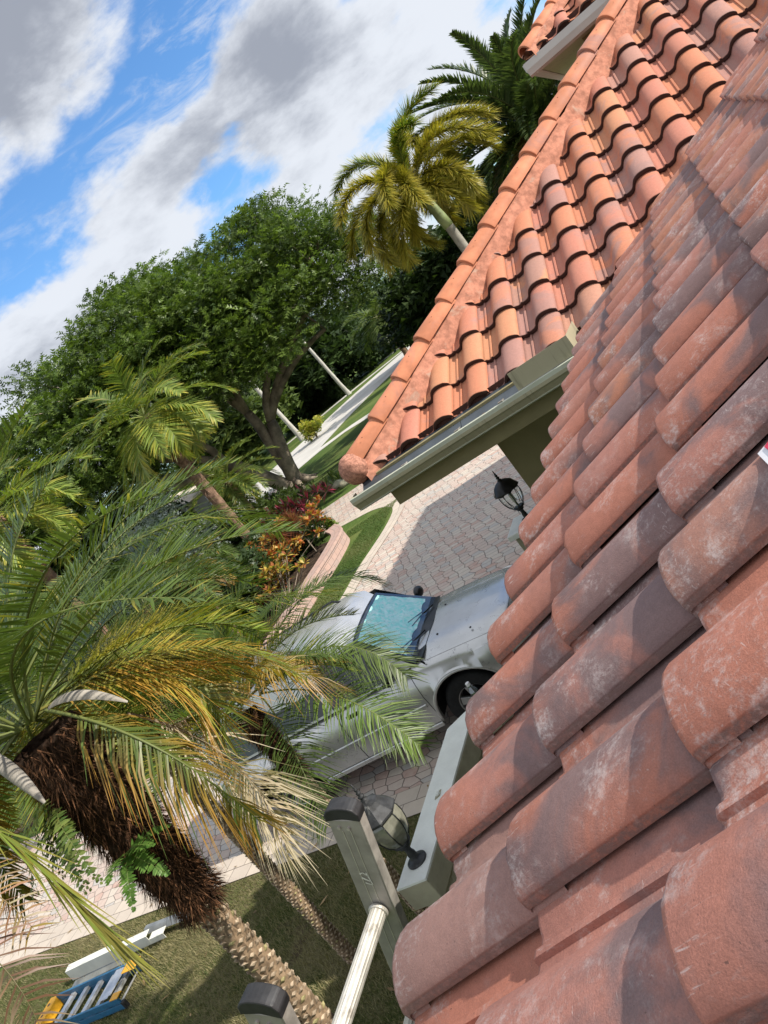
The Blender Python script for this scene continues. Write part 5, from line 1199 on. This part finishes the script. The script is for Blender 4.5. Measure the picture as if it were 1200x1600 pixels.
def bgtree(label, c, R, H, cols, n=60, per=70, size=.5, z0=1.0, grp='trees along the far side'):
    T = thing('broadleaf_tree', label, 'tree', (c[0], c[1], 0), grp); cs = []
    for k in range(n):
        d = rng.normal(0, 1, 3); d /= np.linalg.norm(d); d[2] = abs(d[2]) if rng.random() < .75 else d[2]
        cs.append(np.array((c[0], c[1], z0+(H-z0)*.45))+d*np.array((R, R, (H-z0)*.5))*rng.uniform(.65, 1.0))
    cs = np.array(cs); rr2 = np.stack([rng.uniform(.16, .30, n)*R]*2+[rng.uniform(.10, .2, n)*R], 1)
    V, K = sprays(cs, rr2, per, size, cols, 2, False); tris_mesh('crown', V, 'leaf_dull', K, T)
    mb = MB(); limb(mb, (c[0], c[1], 0), (c[0], c[1], H*.6), .2, .1, .2)
    for k in range(8): limb(mb, (c[0], c[1], H*.35), tuple(cs[k*3]), .09, .03, .3, 5)
    build(mb, 'trunk', 'bark_grey', T); return T
def pol(azd, D): return (math.sin(rad(azd))*D, math.cos(rad(azd))*D)
DK = (np.array((.022, .042, .014)), np.array((.055, .090, .024))); MD = (np.array((.045, .075, .02)), np.array((.11, .15, .035)))
bgtree('dark rounded tree directly behind the golden foxtail palm', pol(-15.2, 42), 4.6, 5.8, DK, 80, 90, .5, .3)
bgtree('dark tree low at the right of the foxtail trunk near the hip', pol(-12.0, 40), 4.0, 6.0, DK, 60, 80, .5, .3)
bgtree('dark dense tree in the gap between large tree and foxtail palm', pol(-19.0, 62), 4.6, 5.4, DK, 70, 90, .55, .2)
bgtree('mid green tree low behind the road bend', pol(-22.6, 88), 6.5, 6.6, MD, 60, 80, .8, .2)
bgtree('dark tree mass behind the royal palm trunks', pol(-26.5, 82), 6.5, 7.2, DK, 80, 90, .8, .2)
bgtree('dark tree behind the pale royal palm and hedge', pol(-30.5, 84), 6.5, 7.6, DK, 80, 90, .8, .2)
bgtree('green tree behind the large tree trunk', pol(-35, 72), 6.0, 6.6, MD, 70, 80, .8, .2)
bgtree('shadowy tree beside the cream house', pol(-45.5, 40), 3.6, 4.6, DK, 60, 80, .5, .2)
bgtree('dark tree behind the silver shrub', pol(-50, 44), 5.0, 5.4, DK, 70, 80, .6, .2)
bgtree('leafy tree at far left behind the lime palm', pol(-56, 36), 5.0, 5.2, MD, 70, 80, .6, .2)
bgtree('tall dark tree at the left edge behind the near palms', pol(-63, 30), 4.5, 6.0, DK, 60, 80, .5, .2)
bgtree('grey green tree beyond the house at far right', pol(-8.5, 60), 6, 8, MD, 60, 70, .7, .2)
# far woodland closing the view
cs = []
for k in range(260):
    a = rng.uniform(-75, 12); D = rng.uniform(110, 150); p = pol(a, D); cs.append((p[0], p[1], rng.uniform(0, 4.6)))
cs = np.array(cs); V, K = sprays(cs, np.tile([5., 5., 2.2], (len(cs), 1)), 60, 1.6, DK, 2, False)
struct(tris_mesh('far_woods', V, 'leaf_dull', K), 'stuff')
# hedge
hd = thing('hedge', 'clipped dark hedge running to the royal palm by the road', 'hedge', (-37, 70, 0))
pts = np.array([(-41.5, 73.4), (-36.9, 70.2), (-33.4, 67.6)]); q = rng.random(420)*2; i = np.minimum(1, q.astype(int)); fr = (q-i)[:, None]
c = pts[i]*(1-fr)+pts[i+1]*fr+np.array((-.6, .9)); c = np.column_stack([c+rng.normal(0, .35, c.shape), rng.uniform(.1, 1.25, len(c))])
V, K = sprays(c, np.tile([.35, .35, .3], (len(c), 1)), 34, .22, DK, 2, False); tris_mesh('foliage', V, 'leaf_dull', K, hd)
def bush(name, label, cat, c, R, H, cols, n=30, per=60, size=.2, grp=None, mat='leaf'):
    T = thing(name, label, cat, (c[0], c[1], 0), grp); cs = []
    for k in range(n):
        d = rng.normal(0, 1, 3); d /= np.linalg.norm(d); cs.append(np.array((c[0], c[1], H*.5))+d*np.array((R, R, H*.45))*rng.uniform(.4, 1))
    cs = np.array(cs); V, K = sprays(cs, np.stack([np.full(n, R*.32)]*2+[np.full(n, H*.18)], 1), per, size, cols, 2, False); tris_mesh('foliage', V, mat, K, T)
    mb = MB(); 
    for k in range(7): limb(mb, (c[0]+rng.normal(0, .02), c[1]+rng.normal(0, .02), 0), tuple(cs[k]), .03, .008, .05, 4)
    build(mb, 'stem', 'bark_grey', T); return T
bush('shrub', 'small yellow green bush by the far roadside', 'shrub', (-28.6, 49.4), .9, 1.5, (LIME, YEL*.9), 26, 50, .22)
bush('shrub', 'grey silver leaved shrub between the yellow palm and the near fronds', 'shrub', (-20.6, 21.9), 2.0, 4.6, (np.array((.16, .20, .19)), np.array((.36, .41, .40))), 60, 60, .2)
bush('shrub', 'dark green shrub in front of the cream house', 'shrub', (-20.3, 24.6), 1.9, 2.1, DK, 50, 60, .22)
bush('shrub', 'dark leafy shrub under the arching date palm', 'shrub', (-17.6, 24.8), 1.5, 1.5, (GREEN*.6, GREEN*1.1), 40, 60, .2)
bush('shrub', 'low dark bush beside the shaggy leaning trunk base', 'shrub', (-16.6, 21.4), 1.2, 1.2, DK, 36, 60, .18)
bush('shrub', 'dark shrub filling the left end of the planting bed', 'shrub', (-15.2, 17.0), 1.8, 1.7, DK, 50, 60, .22)
bush('shrub', 'low green weed clump at the planter wall end', 'shrub', (-13.3, 20.2), .22, .5, (GREEN, LIME), 10, 40, .10)
bush('shrub', 'tall dark shrub behind the low spreading palm', 'shrub', (-15.5, 13.0), 1.8, 2.2, (GREEN*.5, GREEN), 50, 60, .22)
bush('shrub', 'dark green shrub growing among the orange crotons', 'shrub', (-14.5, 19.2), 1.3, 1.0, DK, 50, 60, .16)
# leafy bromeliad-like rosettes: croton, cordyline, dracaena
def rosettes(name, label, cat, spots, L, w, cols, nleaf, stem=True, lift=.5):
    T = thing(name, label, cat, (spots[0][0], spots[0][1], 0)); V = []; K = []; mb = MB()
    for (x_, y_, z_) in spots:
        n = nleaf; a = rng.uniform(0, 6.28, (n, 1)); e = rng.uniform(-.35, 1.35, (n, 1))*lift*1.6; d = np.concatenate([np.cos(a)*np.cos(e), np.sin(a)*np.cos(e), np.sin(e)], 1)
        s_ = np.concatenate([-np.sin(a), np.cos(a), 0*a], 1); p = np.array((x_, y_, z_)); l = L*rng.uniform(.7, 1.15, (n, 1)); m_ = p+d*l*.5; tip = p+d*l-np.array((0, 0, .12))*l
        c = cols[rng.integers(0, len(cols), n)]*rng.uniform(.7, 1.25, (n, 1)); V.append(np.stack([p+0*m_, m_-s_*w, m_+s_*w], 1)); V.append(np.stack([m_-s_*w, tip, m_+s_*w], 1)); K += [c, c]
        cx_, cy_ = spots[0][0], spots[0][1]; mb.tube([(cx_+(x_-cx_)*.25, cy_+(y_-cy_)*.25, 0), (x_, y_, z_)], .012, 5)
    tris_mesh('leaves', np.concatenate(V), 'leaf', np.concatenate(K), T); build(mb, 'stem', 'bark_grey', T); return T
def scat(cx, cy, rx, ry, z0, z1, n): return [(cx+rng.normal(0, rx), cy+rng.normal(0, ry), rng.uniform(z0, z1)) for _ in range(n)]
A = np.array
rosettes('croton', 'croton bush with orange, yellow and red leaves at the planting bed front', 'shrub', scat(-14.2, 18.3, .50, .55, .35, 1.0, 130), .24, .045, A([(.50, .16, .05), (.60, .32, .06), (.35, .06, .03), (.16, .17, .03), (.62, .42, .12)]), 26)
rosettes('croton', 'croton bush with orange leaves behind the spiky brown red plants', 'shrub', scat(-14.6, 20.0, .65, .5, .35, 1.1, 130), .24, .045, A([(.50, .17, .05), (.45, .28, .05), (.14, .17, .03), (.36, .08, .03)]), 26)
rosettes('dracaena', 'spiky brown red rosette plant on the left of its pair', 'plant', [(-13.7, 18.3, 1.15), (-13.9, 18.5, 1.0)], .62, .012, A([(.20, .07, .035), (.30, .12, .06), (.14, .05, .03)]), 170, lift=.7)
rosettes('dracaena', 'spiky brown red rosette plant on the right of its pair', 'plant', [(-13.4, 18.9, 1.10), (-13.5, 19.1, .95)], .62, .012, A([(.20, .07, .035), (.30, .12, .06), (.14, .05, .03)]), 170, lift=.7)
rosettes('cordyline', 'purple red cordyline plants behind the orange croton', 'plant', scat(-16.3, 23.4, .75, .5, .3, 1.0, 44), .50, .045, A([(.13, .02, .035), (.26, .03, .06), (.07, .02, .03), (.05, .05, .02)]), 22, lift=.8)
rosettes('bromeliad', 'yellow green bromeliads at the foot of the large tree', 'plant', scat(-16.6, 26.9, .9, .5, .1, .35, 26), .42, .03, A([(.15, .22, .04), (.28, .32, .07), (.07, .12, .03)]), 20, lift=.7)
rosettes('croton', 'small croton with yellow blotched leaves partly behind the near fronds', 'shrub', scat(-12.9, 16.4, .4, .5, .4, 1.0, 36), .24, .042, A([(.55, .40, .08), (.40, .14, .05), (.16, .18, .03)]), 24)
# edging rocks
for k, (x_, y_, lab) in enumerate(((-15.3, 25.9, 'pale round rock nearest the far lawn edge'), (-15.9, 26.4, 'pale rock second along the far lawn bed edge'), (-16.8, 27.3, 'pale rock beside the bromeliads under the tree'))):
    bm = bmesh.new(); bmesh.ops.create_icosphere(bm, subdivisions=3, radius=1)
    for q in bm.verts: q.co = Vector((q.co.x*.28, q.co.y*.24, q.co.z*.17))*(1+.12*math.sin(q.co.x*3+k)*math.cos(q.co.y*4)+rng.normal(0, .02))
    tag(mesh('rock', [tuple(q.co+Vector((x_, y_, .10))) for q in bm.verts], [tuple(w.index for w in q.verts) for q in bm.faces], 'stucco_side', None, smooth=True, loc=(x_, y_, 0)), lab, 'rock', 'rocks edging the far bed'); bm.free()

# ------------------------------------------------------------------ cream house across the way
h2 = thing('neighbour_house', 'cream house with pale hipped roof half hidden behind the palms', 'house', (-32.5, 38.5, 0), rz=rad(38))
def HB(n, mt, boxes, par=None):
    mb = MB()
    for q in boxes: mb.box(*q)
    return mesh(n, mb.v, mb.f, mt, par or h2, local=True)
HB('wall', 'house_white', [((-8, -4, 0), (1.2, 5, 2.55))])
mb = MB(); mb.add([(-8.6, -4.6, 2.56), (1.8, -4.6, 2.56), (1.8, 5.6, 2.56), (-8.6, 5.6, 2.56), (-4.2, .5, 3.9), (-2.4, .5, 3.9), (-8.6, -4.6, 2.42), (1.8, -4.6, 2.42), (1.8, 5.6, 2.42), (-8.6, 5.6, 2.42)], [(0, 1, 5, 4), (1, 2, 5), (2, 3, 4, 5), (3, 0, 4), (0, 6, 7, 1), (1, 7, 8, 2), (2, 8, 9, 3), (3, 9, 6, 0), (6, 9, 8, 7)])
mesh('roof', mb.v, mb.f, 'roof_cream', h2, local=True)
for xx in (-6.5, -4.0, -1.2):
    w_ = HB('window', 'house_cream', [((xx-.1, -4.06, .8), (xx+1.5, -4.01, 2.25))]); mesh('pane', [(xx, -4.07, .9), (xx+1.4, -4.07, .9), (xx+1.4, -4.07, 2.15), (xx, -4.07, 2.15)], [(0, 1, 2, 3)], 'window_dark', w_, local=True)
